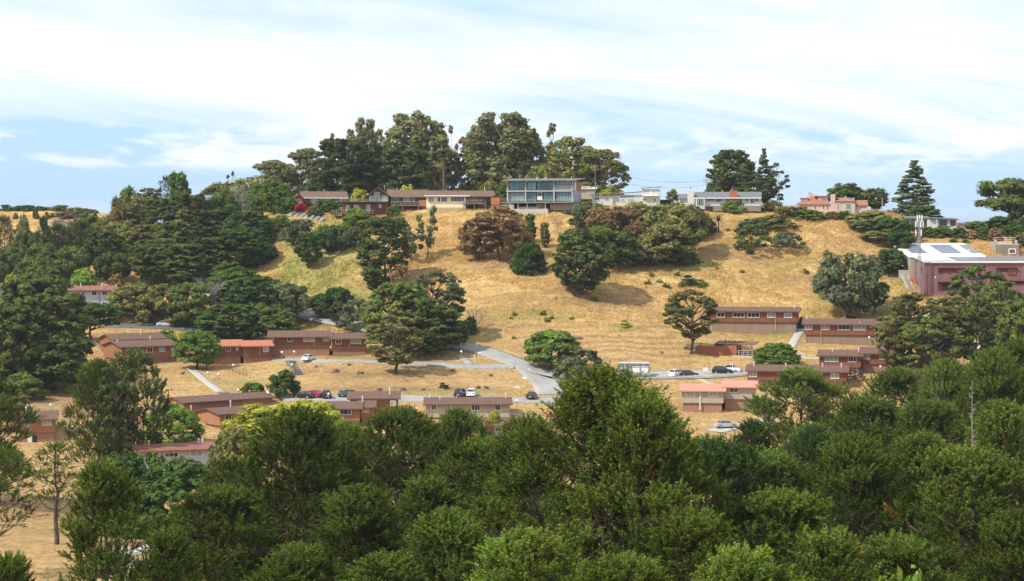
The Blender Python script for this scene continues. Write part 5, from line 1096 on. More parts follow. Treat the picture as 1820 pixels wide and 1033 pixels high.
def sign(u, vt, vb, label, w=.5, h=.6, m='white'):
    p = hit(u, vb); H = max(2.0, at(u, vt, p.y).z - p.z); e = bpy.data.objects.new('sign_post', None); COL.objects.link(e); e.location = p; tag(e, label, 'sign')
    q = MB(); q.bar((0, 0, -.4), (0, 0, H), .045, 5); q.build('post', M['pole'], e); q = MB(); q.box(-w, w, -.09, -.05, H - h, H); q.build('board', M[m], e)
sign(1253.5, 654, 669, 'small pale sign on two posts between the parked cars', .55, .8); sign(919, 695, 703, 'small pale sign at the right end of the lower parking strip', .6, .4); sign(847, 631, 642, 'narrow sign post on the grass by the road fork', .18, .9, 'stump'); sign(716+104, 610, 627, 'small sign on a tall post at the road bend', .2, .7, 'grey')
e = bpy.data.objects.new('fire_hydrant', None); COL.objects.link(e); e.location = hit(909, 661); tag(e, 'yellow hydrant on the grass at the edge of the road', 'hydrant'); M['yel'] = mat('yellow_paint', (.60, .36, .03), .5, 2, .05)
q = MB(); q.bar((0, 0, -.2), (0, 0, .75), .16, 8); q.sphere((0, 0, .78), .2, 8, 5); q.build('barrel', M['yel'], e); q = MB(); q.bar((-.3, 0, .5), (.3, 0, .5), .09, 6); q.bar((0, -.3, .5), (0, 0, .5), .1, 6); q.build('outlet', M['yel'], e)
def lattice_pole(u, vt, vb, Y, name, label, arms=True):
    p = at(u, vb, Y); p.z = gz_at(p.x, p.y); H = at(u, vt, Y).z - p.z; e = bpy.data.objects.new(name, None); COL.objects.link(e); e.location = p; tag(e, label, 'utility pole' if arms else 'pole')
    q = MB(); q.bar((0, 0, -1), (0, 0, H), .16, 8, .1); q.build('pole', M['metal'] if not arms else M['deckw'], e)
    if arms:
        for k in (.95, .86): q = MB(); q.box(-1.1, 1.1, -.06, .06, H * k - .07, H * k + .07); [q.bar((x, 0, H * k + .07), (x, 0, H * k + .3), .05, 5) for x in (-1, -.5, .5, 1)]; q.build('crossarm', M['deckw'], e)
    return p + Vector((0, 0, H))
P1 = lattice_pole(1058, 292, 345, 606, 'utility_pole', 'wooden utility pole right of the glass fronted house'); P2 = lattice_pole(1256, 318, 350, 618, 'utility_pole', 'utility pole behind the grey roofed ranch house'); P0 = at(676, 312, 622)
lattice_pole(1568, 352, 376, 596, 'flag_pole', 'slim white pole above the hedge right of the pink house', False)
lattice_pole(1118, 629, 645, 462, 'light_pole', 'thin light pole beside the bin store', False)
def wire(a, c, sag, name, label):
    q = MB(); n = 14; P = [a.lerp(c, i / n) - Vector((0, 0, sag * 4 * (i / n) * (1 - i / n))) for i in range(n + 1)]
    for s0, s1 in zip(P[:-1], P[1:]): q.bar(s0, s1, .035, 3)
    tag(q.build(name, M['dark']), label, 'power line', 'power lines along the ridge')
wire(P1 - Vector((0, 0, 1)), P2 - Vector((0, 0, .6)), 2.0, 'power_line', 'upper power line over the low white house'); wire(P1 - Vector((0, 0, 3)), P2 - Vector((0, 0, 1.8)), 2.4, 'power_line', 'lower power line over the low white house')

SR = random.Random(3)
def stump(u, v, r, label, rub=18, name='tree_stump'):
    r *= .62
    p = hit(u, v); e = bpy.data.objects.new(name, None); COL.objects.link(e); e.location = p; e.rotation_euler = (0, 0, SR.random() * 6); tag(e, label, 'tree stump', 'old stumps on the mown banks')
    q = MB(); n = 9
    for k in range(4):
        a = k * 1.6 + SR.random(); q.bar((0, 0, .3), (math.cos(a) * r * 1.3, math.sin(a) * r * 1.3, .1 + SR.random() * .5), r * .28, 5, r * .12)
    ring0 = [(math.cos(i * 6.283 / n) * r * (.9 + .3 * SR.random()), math.sin(i * 6.283 / n) * r * (.9 + .3 * SR.random()), -.3) for i in range(n)]; h = r * (.7 + .3 * SR.random())
    ring1 = [(x * .75, y * .75, h * (.75 + .5 * SR.random())) for x, y, z in ring0]; q.add(ring0 + ring1 + [(0, 0, h * .7)], [(i, (i + 1) % n, n + (i + 1) % n, n + i) for i in range(n)] + [(n + i, n + (i + 1) % n, 2 * n) for i in range(n)]); q.build('stump', M['stump'], e)
    if rub:
        q = MB()
        for k in range(rub):
            a = SR.random() * 6.283; d_r = r * (1 + 1.8 * SR.random()); x, y = math.cos(a) * d_r, math.sin(a) * d_r; s0 = .08 + .16 * SR.random(); z = gz_at(p.x + x, p.y + y) - p.z; q.sphere((x, y, z + .03), s0, 5, 3, .6)
        tag(q.build('stones', M['rubble'], e), kind='stuff'); e.rotation_euler = (0, 0, 0)
for a in [(597,662,1.3,'largest torn stump ringed with pale stones on the left bank'),(640,665,1.1,'dark stump with pale stones right of the largest torn stump'),(620,650,.8,'small stump close under the lane'),(562,653,.7,'flat low stump right of the stairs'),
          (674,694,.9,'leftmost stump of the row above the apartment roofs'),(716,694,1.0,'second stump from the left in the row above the roofs'),(752,694,.8,'third stump from the left in the row above the roofs'),(864,691,.9,'stump above the white SUV'),(606,697,.7,'low stump right of the black SUV',6),
          (804,660,.8,'dark stump in the shadow of the big pine',0),(872,669,.9,'flat stump on the grass inside the road fork',4),(1176,628,.7,'small stump left of the red board shed',0),(324,665,.9,'dark stump on the slope below the brown roofed block',0),(280,659,1.0,'pale twisted stump on the slope below the brown roofed block',6),(1101,598,.4,'tiny dark stump on the mown hillside',0)]: stump(*a)
# picnic bench on the hillside
e = bpy.data.objects.new('picnic_table', None); COL.objects.link(e); e.location = hit(1024, 603); e.rotation_euler = (0, 0, .3); tag(e, 'weathered picnic table on the hillside above the small forked tree', 'picnic table')
for nm, bx in (('table_top', (-1.4, 1.4, -.4, .4, .72, .8)), ('bench', (-1.4, 1.4, -1.0, -.7, .42, .48)), ('bench', (-1.4, 1.4, .7, 1.0, .42, .48))): q = MB(); q.box(*bx); q.build(nm, M['deckw'], e)
for x in (-1.1, 1.1): q = MB(); q.bar((x, -.9, -.2), (x, -.25, .72), .06, 4); q.bar((x, .9, -.2), (x, .25, .72), .06, 4); q.build('leg', M['deckw'], e)
# stairs with handrails
def stairs(pts, wd, label, steps=14, rail='metal', st='dark_step'):
    a, c = hit(*pts[0]), hit(*pts[1]); d = c - a; h = Vector((d.x, d.y, 0)); L_ = h.length; ang = math.atan2(h.y, h.x); e = bpy.data.objects.new('stairs', None); COL.objects.link(e); e.location = a; e.rotation_euler = (0, 0, ang); tag(e, label, 'stairs')
    q = MB(); q.box(0, L_ / steps * .98, -wd / 2, wd / 2, -.6, .12); me = q.mesh('step', M[st])
    for i in range(steps): link('step', me, e, (L_ * i / steps, 0, d.z * (i + .5) / steps + .12))
    for sgn in (-1, 1):
        q = MB(); y = sgn * wd / 2
        for hh in (.5, 1.0): q.bar((0, y, .1 + hh), (L_, y, d.z + .1 + hh), .04, 4)
        n = 6
        for i in range(n + 1): q.bar((L_ * i / n, y, d.z * i / n - .2), (L_ * i / n, y, d.z * i / n + 1.1), .04, 4)
        q.build('handrail', M[rail], e)
M['dark_step'] = mat('dark_steps', (.13, .12, .11), .9, 2, .15); M['conc_step'] = mat('pale_steps', (.38, .36, .32), .9, 2, .1)
stairs(((516, 642), (531, 667)), 2.2, 'dark stairs with railings climbing from the grass to the lane'); stairs(((397, 699), (424, 716)), 2.0, 'dark stairs with railings below the concrete footpath'); stairs(((1606, 492), (1619, 517)), 1.6, 'pale stairs with white railings left of the mauve building', 12, 'white', 'conc_step')
stairs(((1428, 573), (1424, 585)), 1.8, 'short steps between the two long red blocks', 6, 'metal')
def fence(pts, h, step, label, m='metal', group=None, rails=(.5, 1.0)):
    P = [hit(*p) for p in pts]; e = bpy.data.objects.new('fence', None); COL.objects.link(e); e.location = P[0]; tag(e, label, 'fence', group); q0 = MB(); q0.bar((0, 0, -.3), (0, 0, h), .05, 4); pm_ = q0.mesh('post', M[m])
    for a, c in zip(P[:-1], P[1:]):
        n = max(1, int((c - a).length / step))
        for i in range(n + 1): w = a.lerp(c, i / n); w.z = gz_at(w.x, w.y); link('post', pm_, e, w - P[0])
        q = MB()
        for k in rails:
            for i in range(n):
                w0 = a.lerp(c, i / n); w1 = a.lerp(c, (i + 1) / n); w0.z = gz_at(w0.x, w0.y) + h * k; w1.z = gz_at(w1.x, w1.y) + h * k; q.bar(w0 - P[0], w1 - P[0], .035, 4)
        q.build('rail', M[m], e)
fence([(163, 612), (178, 622), (192, 632)], 1.1, 1.8, 'low rail fence stepping down the bank left of the brown roofed block'); fence([(395, 655), (420, 664), (445, 672)], 1.1, 2, 'thin fence on the grass in front of the orange roofs', 'dark'); fence([(60, 727), (92, 729), (110, 731)], 1.1, 2, 'rail fence behind the small brown block at far left')
fence([(570, 392), (590, 388), (604, 383)], 1.0, 1.2, 'wooden garden fence left of the brown gabled house', 'deckw'); fence([(1430, 636), (1400, 625), (1386, 618)], .9, 1.4, 'low white rail at the foot of the concrete path', 'white'); fence([(880, 364), (868, 372)], 1.2, 1.2, 'short fence under the cream house deck', 'deckw')
b = B('retaining_wall', 'pale low wall left of the mauve building', 'wall', 1597, 492, 540, 8); b.box('wall', 1597.6, 1622, 481.5, 497, 0, .3, 'conc'); b.box('coping', 1597, 1622.5, 480.6, 481.4, -.08, .4, 'white')
# ================================================================ trees
G1 = 'eucalyptus grove on the hilltop'; G2 = 'trees of the wooded shoulder at left'; G3 = 'pines of the foreground wood'; G4 = 'shrubs in the hillside thicket'; G5 = 'hedge shrubs along the ridge'; G6 = 'small shrubs scattered on the dry hillside'; G7 = 'trees around the housing'; G8 = 'shrubs on the far golden hill'
for a in [
 # kind, u, top row, width px, base (row, or -distance), colour, label, group
 ('oak1',225,328,56,-640,'dk','dark rounded tree at the far left end of the skyline trees',G2),('open1',268,333,60,-628,'eu','ragged olive pine beside the dark rounded skyline tree',G2),
 ('poplar',321,303,40,-612,'gr','bright green wind combed tree standing above the left wood',G2),('mid2',303,309,44,-622,'dk','dark tree top behind the bright wind combed tree',G2),
 ('euc3',411,304,22,-665,'dk','tiny dark rounded tree top rising from the skyline left of the grove',G1),('oak3',396,322,90,-655,'ol','olive sloping canopy right of the solar roofed house',G1),('oak2',447,312,80,-655,'eu','low olive tree on the skyline left of the grove',G1),
 ('euc2',484,283,80,-660,'eu','grey green eucalyptus at the left foot of the grove',G1),('euc2',545,262,78,-655,'eu','broad eucalyptus third from the left on the grove skyline',G1),('euc3',590,236,32,-668,'eu','thin eucalyptus top between the broad one and the dark pine',G1),
 ('cyp1',616,245,104,-640,'dk','big dark cypress like tree at the left of the grove',G1),('euc1',643,206,64,-662,'eu','tall eucalyptus with a dark head above the big dark tree',G1),('euc3',684,228,44,-672,'eu','sparse see through eucalyptus left of the tallest dome',G1),
 ('euc1',742,196,118,-658,'eu','tall domed eucalyptus at the centre left of the grove',G1),('cyp1',722,262,92,-640,'dk','dark dense tree in front of the tall domed eucalyptus',G1),('euc3',775,240,50,-650,'eu','leafy eucalyptus right behind the palm',G1),('euc3',801,222,36,-672,'gy','thin nearly bare eucalyptus between the two great domes',G1),
 ('euc1',890,196,122,-655,'eu','tallest broad eucalyptus dome right of the palm',G1),('euc2',845,232,70,-660,'eu','eucalyptus forming the left flank of the tallest dome',G1),('euc2',938,232,66,-660,'eu','eucalyptus forming the right flank of the tallest dome',G1),('euc3',988,218,48,-672,'eu','pale feathery eucalyptus top right of the tallest dome',G1),
 ('euc1',1008,240,86,-652,'yo','olive gold eucalyptus behind the glass fronted house',G1),('euc2',1070,264,84,-648,'yo','spreading eucalyptus at the right end of the grove',G1),('oak2',965,290,60,-630,'yo','low eucalyptus foliage above the roof of the glass house',G1),('euc2',660,280,60,-650,'dk','dark eucalyptus filling behind the gabled house',G1),
 ('euc1',716,212,70,-656,'eu','left shoulder of the tall domed grove at centre left',G1),('euc1',768,210,66,-660,'eu','right shoulder of the tall domed grove at centre left',G1),('euc2',866,212,76,-658,'eu','left upper dome beside the tallest eucalyptus',G1),('euc1',915,214,76,-657,'eu','right upper dome beside the tallest eucalyptus',G1),
 ('euc1',655,226,50,-656,'eu','leafy eucalyptus right of the dark headed one',G1),('euc2',1040,258,70,-652,'yo','olive eucalyptus joining the last two of the grove',G1),('euc2',512,290,56,-662,'eu','grey green eucalyptus between the two left grove trees',G1),
 ('euc3',820,285,50,-655,'eu','lower eucalyptus trunks and foliage right of the palm',G1),('euc3',925,280,46,-650,'eu','slim eucalyptus left above the glass fronted house',G1),('oak2',570,300,50,-640,'dk','dark low tree above the bright red ranch house',G1),
 ('cyp2',1300,265,80,-622,'dk','dark broad pine on the skyline behind the grey ranch roof',None),('oak1',1270,321,38,-618,'dk','small dark tree at the left foot of the broad skyline pine',None),('red',1357,263,40,-632,'bl','thin spire topped conifer right of the broad skyline pine',None),
 ('euc3',1383,289,40,-622,'bl','narrow leafy tree at the right of the skyline trio',None),('open1',1345,308,66,-615,'md','mid green tree below the thin spire conifer',None),('oak2',1320,330,50,-612,'md','green tree rising just behind the right end of the ranch roof',None),('oak1',1195,335,22,-602,'yo','small yellow green tree between the tower room and the ranch house',None),
 ('oak3',1502,324,70,-612,'dk','dark dome shaped oak behind the pink house',None),('oak2',1550,333,52,-614,'dk','second airy oak at the right behind the pink house',None),('red',1625,284,70,-604,'bl','tall pointed redwood on the skyline at right',None),
 ('oak3',1643,364,66,-594,'dg','dark green round tree in front of the pointed redwood',None),('umb1',1798,315,112,-604,'dk','large airy spreading tree at the right edge of the skyline',None),('oak1',1775,383,60,-592,'dg','low dark dome tree under the large airy tree',None),('oak2',1818,360,50,-596,'dk','dark tree cut by the right edge under the airy tree',None),
 ('bush1',640,333,44,-602,'ye','yellow green bush left of the gabled roof',G5),('bush1',722,327,40,-616,'ye','yellow green bush peeking over the gabled house roof',G5),('oak1',870,317,36,-616,'yo','pale green small tree between the cream and glass houses',G5),('oak1',893,322,20,-612,'gr','narrow green bush touching the glass fronted house',G5),('bush1',1075,335,32,-606,'ye','bright rounded hedge above the low white roof',G5),
 # wooded shoulder at left
 ('mid1',8,380,46,-606,'ol','thin pine at the left edge below the golden hill',G2),('mid3',78,380,26,-600,'dk','narrow dark conifer standing against the golden hill',G2),('oak1',41,377,26,-650,'ol','small olive tree on the golden hill',G2),('mid1',106,396,54,-604,'dk','dark pine right of the narrow conifer',G2),('mid1',142,390,52,-608,'dk','dark pointed pine at the foot of the far golden hill',G2),
 ('bush2',40,367,36,-756,'ol','low olive scrub on the far crest, left part',G8),('bush2',92,368,44,-756,'yo','low yellowish scrub on the far crest, middle part',G8),('bush2',150,373,50,-750,'ol','low olive scrub on the far crest, right part',G8),('bush2',120,376,60,-738,'gy','greyish scrub just under the far crest',G8),('bush2',104,388,80,-690,'gy','grey mauve brush patch on the far golden hill',G8),('bush2',150,384,60,-700,'gy','second grey brush patch near the right end of the far golden hill',G8),
 ('oak2',50,404,54,-594,'dk','dark tree left below the narrow conifer',G2),('oak3',28,432,70,-582,'md','green tree in the lower left of the wood',G2),('oak3',76,430,76,-580,'dk','dark green tree in the middle of the left wood',G2),('oak2',120,436,76,-578,'md','mid green tree beside the bare slope patch',G2),('cyp2',182,408,66,-586,'dk','dark dense tree left above the bare slope patch',G2),
 ('oak3',160,376,60,-622,'gr','fresh green canopy left of the purplish tree',G2),('oak1',188,380,46,-618,'ol','olive small tree on the shoulder of the hill',G2),('oak1',206,366,34,-610,'rb','purplish brown tree near the top of the shoulder',G2),('oak3',214,392,84,-602,'yo','olive yellow broad tree below the purplish tree',G2),('poplar',234,344,40,-612,'yo','leaning yellow green tree top left of the skyline pines',G2),
 ('open1',248,350,60,-606,'ol','layered olive pine in the upper left wood',G2),('cyp1',292,352,70,-602,'md','tall pine with layered branches in the upper left wood',G2),('cyp1',338,344,74,-600,'dk','dark pine hiding the left end of the solar roofed house',G2),('cyp2',262,398,76,-590,'ol','bronze tinted pine at the centre of the left wood',G2),('cyp2',312,392,80,-586,'md','grey green pine below the wind combed tree',G2),
 ('open2',330,372,54,-592,'yo','golden tipped pine in the upper left wood',G2),('cyp1',372,372,80,-592,'dk','dark pine below the solar roofed house',G2),('oak2',398,342,60,-606,'dg','dark green tree right below the solar roofed house',G2),('bare1',432,324,44,-604,'gy','bare twiggy grey tree on the shoulder crest',G2),('oak3',460,322,56,-622,'gr','round green tree on the skyline left of the grove',G2),
 ('oak3',488,316,56,-612,'gr','bright green dome tree left of the red ranch house',G2),('oak1',505,348,34,-606,'dg','green tree at the left corner of the red ranch house',G2),('cyp2',442,374,92,-582,'dg','large dark green tree in the right of the left wood',G2),('oak2',472,386,50,-590,'ol','olive tree beside the garden solar panels',G2),
 ('cyp2',285,432,90,-570,'dk','dark broad tree over the bare ground in the left wood',G2),('cyp1',334,432,86,-566,'dk','very dark tree low in the left wood',G2),('open2',258,425,54,505,'dk','open pine whose trunk stands on the bare slope patch',G2),('open1',300,440,56,512,'dk','open dark pine right beside the bare patch pine',G2),('cyp1',372,420,72,-566,'dk','dark tree with bare ground showing beneath it',G2),
 ('cyp2',434,404,96,-566,'dg','broad grey green tree left of the open golden slope',G2),('oak3',465,428,60,-568,'bl','grey green lower tree at the edge of the golden slope',G2),('oak3',412,462,70,-560,'gr','bright green canopy in front of the dark wood',G2),('oak1',148,474,60,-560,'br','light green round tree above the grey two storey building',G2),('oak1',23,484,40,-566,'ye','yellow flowering tree at the left edge',G2),
 ('oak3',90,470,96,-562,'dg','dark green broad tree behind the big left pine',G2),('oak3',60,455,80,-570,'md','green canopy above the dark left pine',G2),('bush1',208,484,34,520,'rb','dark red leafless looking bush above the grey building',G2),('oak2',5,440,60,-576,'dk','dark tree at the left edge of the wood',G2),('oak2',200,446,60,-574,'dk','dark tree above the light green round tree',G2),
 ('oak3',238,500,96,-538,'ol','olive canopy right of the grey two storey building',G7),('oak3',290,503,90,-532,'ol','olive canopy in the middle row above the brown roofs',G7),('umb2',338,500,80,-528,'md','spreading tree with grey limbs above the street',G7),('bare2',372,492,66,-530,'gy','dead grey branched tree over the street',G7),
 ('oak3',420,478,116,-545,'gr','large bright canopy left of the golden slope foot',G7),('cyp2',455,490,100,-530,'dg','dark dense tree behind the long dark red block',G7),('oak2',512,500,76,-528,'bl','grey green tree at the foot of the golden slope',G7),('cyp2',414,540,120,-512,'dg','very dark dense tree above the orange roofs',G7),('oak3',480,540,96,-512,'md','dark olive tree over the roof of the long dark red block',G7),
 ('umb1',162,537,108,606,'dg','spreading dark green tree with forked trunk left above the brown roofs',G7),('umb2',350,585,80,656,'gr','bright green forked tree in front of the brown and orange roofs',G7),('umb2',367,600,40,657,'gr','smaller green tree merged with the bright forked tree',G7),('bush1',294,584,44,-500,'gr','low green bush behind the brown roof',G7),
 ('cyp2',62,486,150,-455,'dk','huge dark pine filling the left edge',G7),('cyp1',100,520,110,-448,'dk','dark flank of the huge left pine',G7),('cyp2',20,540,110,-440,'dk','lower dark mass of the huge left pine',G7),('cyp2',92,600,110,-442,'dk','lowest spreading boughs of the huge left pine',G7),
 ('oak1',41,660,72,712,'md','small round oak below the huge left pine',G7),('oak1',18,690,68,744,'yo','yellow green round tree at the left edge',G7),('oak1',238,470+212,60,-470,'md','low green tree on the bank below the huge pine',G7),
 ('near1',172,642,128,-345,'nd','large dark pine in front of the small brown block',G3),('mid1',234,612,58,-350,'dk','narrow dark pine top rising in front of the brown roofed block',G3),('open2',205,650,76,-342,'dk','dark pine flank hiding the hidden brown building',G3),
 ('oak3',300,716,108,-392,'br','light green willow like tree left of the orange gable',G7),('oak1',504,655,54,706,'dg','small dark green cone shaped tree above the parked cars',G7),('umb2',449,679,42,708,'gr','small green lollipop tree left of the parked cars',G7),
 ('oak3',474,716,150,-393,'ye','bright yellow green tree in front of the gable roofed block',G7),('oak3',548,709,134,-390,'ye','second yellow green tree left of the white framed window',G7),('oak3',415,754,92,-326,'ol','bronze green tree at the left of the yellow ones',G7),('oak2',576,716,44,-392,'br','pale green treetop beside the red brown block',G7),
 # centre
 ('cyp1',684,384,86,521,'dk','tall dark layered conifer on the golden slope below the gabled house',None),('oak1',635,368,56,412,'br','light green small tree below the gabled house deck',None),('oak2',592,398,62,448,'dg','round dark green tree on the slope left of centre',None),('umb2',549,413,46,476,'dg','smaller dark tree with a straight trunk on the left slope',None),
 ('bush2',530,388,72,424,'bl','wide grey green shrub below the garden solar panels',None),('bush2',625,400,50,440,'bl','grey green shrub beside the round dark tree',None),('sparse',760,364,36,458,'bl','slender sparse tree under the cream house',None),('sparse',732,392,48,466,'bl','thin leaning sparse tree right of the layered conifer',None),('oak1',700,362,26,386,'gr','bright bush in the corner under the gabled house',None),
 ('sparse2',712,468,52,-520,'rb','reddish nearly bare tree above the two big pines',None),('umb2',600,508,56,572,'dg','dark flat topped tree by the upper road',None),('umb2',572,520,40,566,'dg','lower dark crown left of the flat topped tree by the road',None),('sparse2',638,530,84,592,'bl','loose grey green tree between the road and the dark red block',None),
 ('open1',772,480,98,-486,'bl','grey green pine top behind the two big central pines',None),('cyp2',712,500,124,636,'md','big central pine above the road bend, rear left',None),('cyp2',762,540,120,632,'dk','big central pine above the road bend, rear right',None),('open2',702,560,96,664,'ol','big leaning pine with a stout trunk beside the lane',None),('oak1',800,560,60,-486,'dk','dark low foliage right of the central pines',None),
 ('bare1',846,544,44,588,'gy','grey bare bush on the hillside right of the central pines',None),('bush1',836,560,26,592,'dk','dark small bush at the foot of the grey bare bush',None),('bare1',716,664,18,678,'gy','thin bare twigs beside the stout trunk',None),
 ('umb2',852,384,70,462,'rb','rust brown tree at the left of the dry thicket',G4),('open1',886,364,90,464,'rb','tall rust brown tree in the dry thicket below the glass house',G4),('umb2',915,386,60,462,'tan','purplish brown tree right of the tall rust one',G4),('oak1',842,420,36,452,'bl','green bush inside the left rust brown trees',G4),('oak2',925,400,36,-560,'dg','green tree beside the rust brown trees',G4),
 ('col',943,379,19,432,'dg','slim dark columnar cypress on the slope',None),('col',969,394,16,440,'ol','slim olive columnar cypress right of the dark one',None),('bare1',990,384,22,420,'rb','small bare reddish sapling on the slope',None),('round',940,430,58,484,'dg','dense dark green round bush on the golden slope',None),
 ('cyp2',1034,405,104,524,'dk','large lone pine with wide boughs on the golden slope',None),('oak2',1048,358,66,420,'bl','grey green bush at the top left of the thicket',G4),('oak2',1098,364,112,448,'rb','rust coloured broad tree in the middle of the thicket',G4),('oak1',1145,376,76,446,'rb','brown orange tree right of the rust coloured one',G4),
 ('oak2',1196,358,112,452,'yo','large olive green tree at the right of the thicket',G4),('oak2',1182,394,100,466,'ol','grey olive tree below the large olive one',G4),('oak2',1135,358,80,410,'ol','olive bushes directly under the low white house',G4),('oak2',1075,400,108,470,'gr','dark green tree in the left front of the thicket',G4),('oak3',1108,424,76,472,'dg','green low tree at the bottom of the thicket',G4),
 ('oak2',1152,428,72,472,'ol','olive shrubby tree at the bottom centre of the thicket',G4),('bare1',1160,432,34,472,'gy','bare silver grey shrub at the bottom of the thicket',G4),('oak1',1198,440,56,470,'bl','dull green bush at the bottom right of the thicket',G4),('oak2',1236,376,56,424,'ol','brown green bush near the ranch house terrace',G4),('oak1',1252,386,44,418,'dk','dark bush at the right tip of the thicket',G4),
 ('bush1',1222,446,42,466,'dk','small dark shrub just right of the thicket base',G4),('bush2',1018,375,40,-585,'ol','low olive brush under the foundation wall of the glass house',G4),('bush1',1232,366,44,-583,'bl','silvery succulent clump below the white chimney',G4),
 ('bush1',1335,386,54,412,'bl','spiky grey green shrub on the slope right of the thicket',None),('bush1',1376,380,72,402,'ol','long olive shrub below the ranch house terrace',None),('sparse2',1336,398,64,450,'dk','windswept dark tree with bent trunk on the golden slope',None),('sparse2',1402,412,54,446,'bl','half bare grey green bush on the golden slope',None),('bush1',1388,414,32,-560,'dk','dark top of the half bare bush',None),
 ('bush1',1302,356,48,-587,'gr','small clipped green hedge in front of the red chimney',G5),('bush1',1362,372,40,-590,'dg','dark hedge at the right end of the ranch terrace',G5),('oak1',1375,355,32,-590,'yo','pale yellow green bush right of the ranch house',G5),('oak2',1408,366,60,-583,'ol','olive brown shrub left of the pink house',G5),('bush1',1440,372,56,-580,'gr','leafy green shrub in front of the pink house',G5),
 ('bush1',1478,376,34,-582,'rb','mauve brown shrub in front of the pink chimney',G5),('bush1',1500,374,36,-584,'dg','dark shrub at the right below the pink house',G5),('oak3',1548,374,88,-578,'yo','long yellow green hedge mound right of the pink house',G5),('oak2',1530,392,40,-572,'bl','grey shrub on the slope under the hedge mound',G5),('oak2',1592,386,74,-570,'dg','dark green bush left of the butterfly roof house',G5),
 ('oak2',1560,410,60,-566,'ol','olive bush on the slope below the hedge mound',G5),('oak2',1600,410,50,-562,'dg','deep green bush left of the antenna mast',G5),('umb2',1582,441,56,488,'dg','dark green small tree with a trunk by the pale stairs',None),('oak1',1606,430,30,-556,'dg','dark green shrub at the corner of the white roofed hall',G5),
 ('bush1',1645,402,40,-576,'dg','hedge shrub below the butterfly roof house, left',G5),('bush1',1675,400,44,-576,'gr','hedge shrub below the butterfly roof house, middle',G5),('bush1',1703,404,36,-575,'dg','hedge shrub below the low white roofed house',G5),('bush1',1722,408,34,-575,'tan','dry tan shrub in the hedge row',G5),('bush1',1745,404,36,-576,'dg','dark shrub right of the dry tan shrub',G5),
 ('bush1',1768,404,30,-574,'tan','yellow brown shrub left of the roof terrace',G5),('oak1',1735,392,40,-588,'gr','fresh green bush behind the hedge row',G5),('bush1',1694,424,16,-570,'gr','small bright shrub behind the left part of the white roof',G5),('bush1',1716,426,16,-570,'gr','small bright shrub behind the middle of the white roof',G5),('oak2',1800,398,50,-584,'dg','green bush right behind the roof terrace',G5),('bush1',1818,410,40,-572,'ol','olive shrub at the right edge above the mauve building',G5),
 ('oak2',1508,446,116,568,'bl','large grey green tree left of the pale stairs',None),('open1',1553,494,52,561,'dk','smaller dark pine right of the large grey green tree',None),('open1',1228,514,86,629,'ol','lone umbrella shaped pine left of the long red block',None),('round',1380,608,78,648,'gr','dense clipped round bush right of the board shed',None),
 ('umb2',981,584,92,656,'gr','forked green tree standing at the road bend',None),('sparse2',1036,618,96,-436,'bl','loose grey green tree above the near pines',None),('sparse2',1108,655,60,-430,'bl','thin grey green treetop below the bin store',None),('bush1',1440-15,562,14,583,'dk','dark bush between the two long red blocks',None),('sparse2',1520,652,36,675,'gy','bare tan bush below the stepped red block',None),('oak1',878,727,30,-395,'ye','yellow green small tree before the beige block',None),('sparse2',866,745,26,-392,'rb','dark red leafed small tree left of the lower beige roof',None),
 ('open1',1742,468,92,-490,'md','pine in front of the mauve building windows',G7),('open2',1625,520,128,-448,'ol','tall open pine hiding the right end of the second long block',G7),('open1',1655,560,110,-438,'md','lower pine crown between the two tall open pines',G7),('open1',1682,526,112,-452,'ol','tall open pine with a bare trunk right of it',G7),('open1',1596,560,60,-442,'ol','leaning lower pine bough beside the second long block',G7),('open2',1786,498,96,-460,'md','broad pine at the right below the mauve building',G7),('cyp2',1815,530,80,-440,'md','dark pine at the right edge below the mauve building',G7),('open1',1735,520,70,-446,'md','pine between the tall open pine and the right edge',G7),
 ('oak3',1770,505,90,-480,'yo','olive canopy at the foot of the mauve building',G7)]:
    tree(*a)
# far golden hill shrubs
for i, (u, v, w, c) in enumerate([(12,359,16,'dg'),(34,361,18,'dg'),(52,360,20,'dg'),(70,362,16,'dg'),(107,360,22,'dg'),(134,364,22,'ye'),(150,366,16,'dg'),(165,368,14,'dg'),(64,370,9,'dk'),(84,376,9,'dk'),(28,378,8,'dk'),(150,372,18,'ye')]):
    tree('bush2', u, v + (4 if i < 8 else 0), w * (1.7 if i < 8 else 1.2), -752 if i < 8 or i == 11 else -735, c, ['dark shrub at the far left end of the golden hill crest','second shrub on the golden hill crest','wide shrub on the golden hill crest','low shrub in the middle of the golden hill crest','isolated dark dome shrub on the golden hill crest','yellow green shrub on the golden hill crest','shrub right of the yellow green one on the far crest','last dark shrub at the right of the far crest','small dark bush on the open golden hill','small dark bush in the right of the open golden hill','small dark bush in the left of the open golden hill','pale yellowish brush under the far crest'][i], G8)
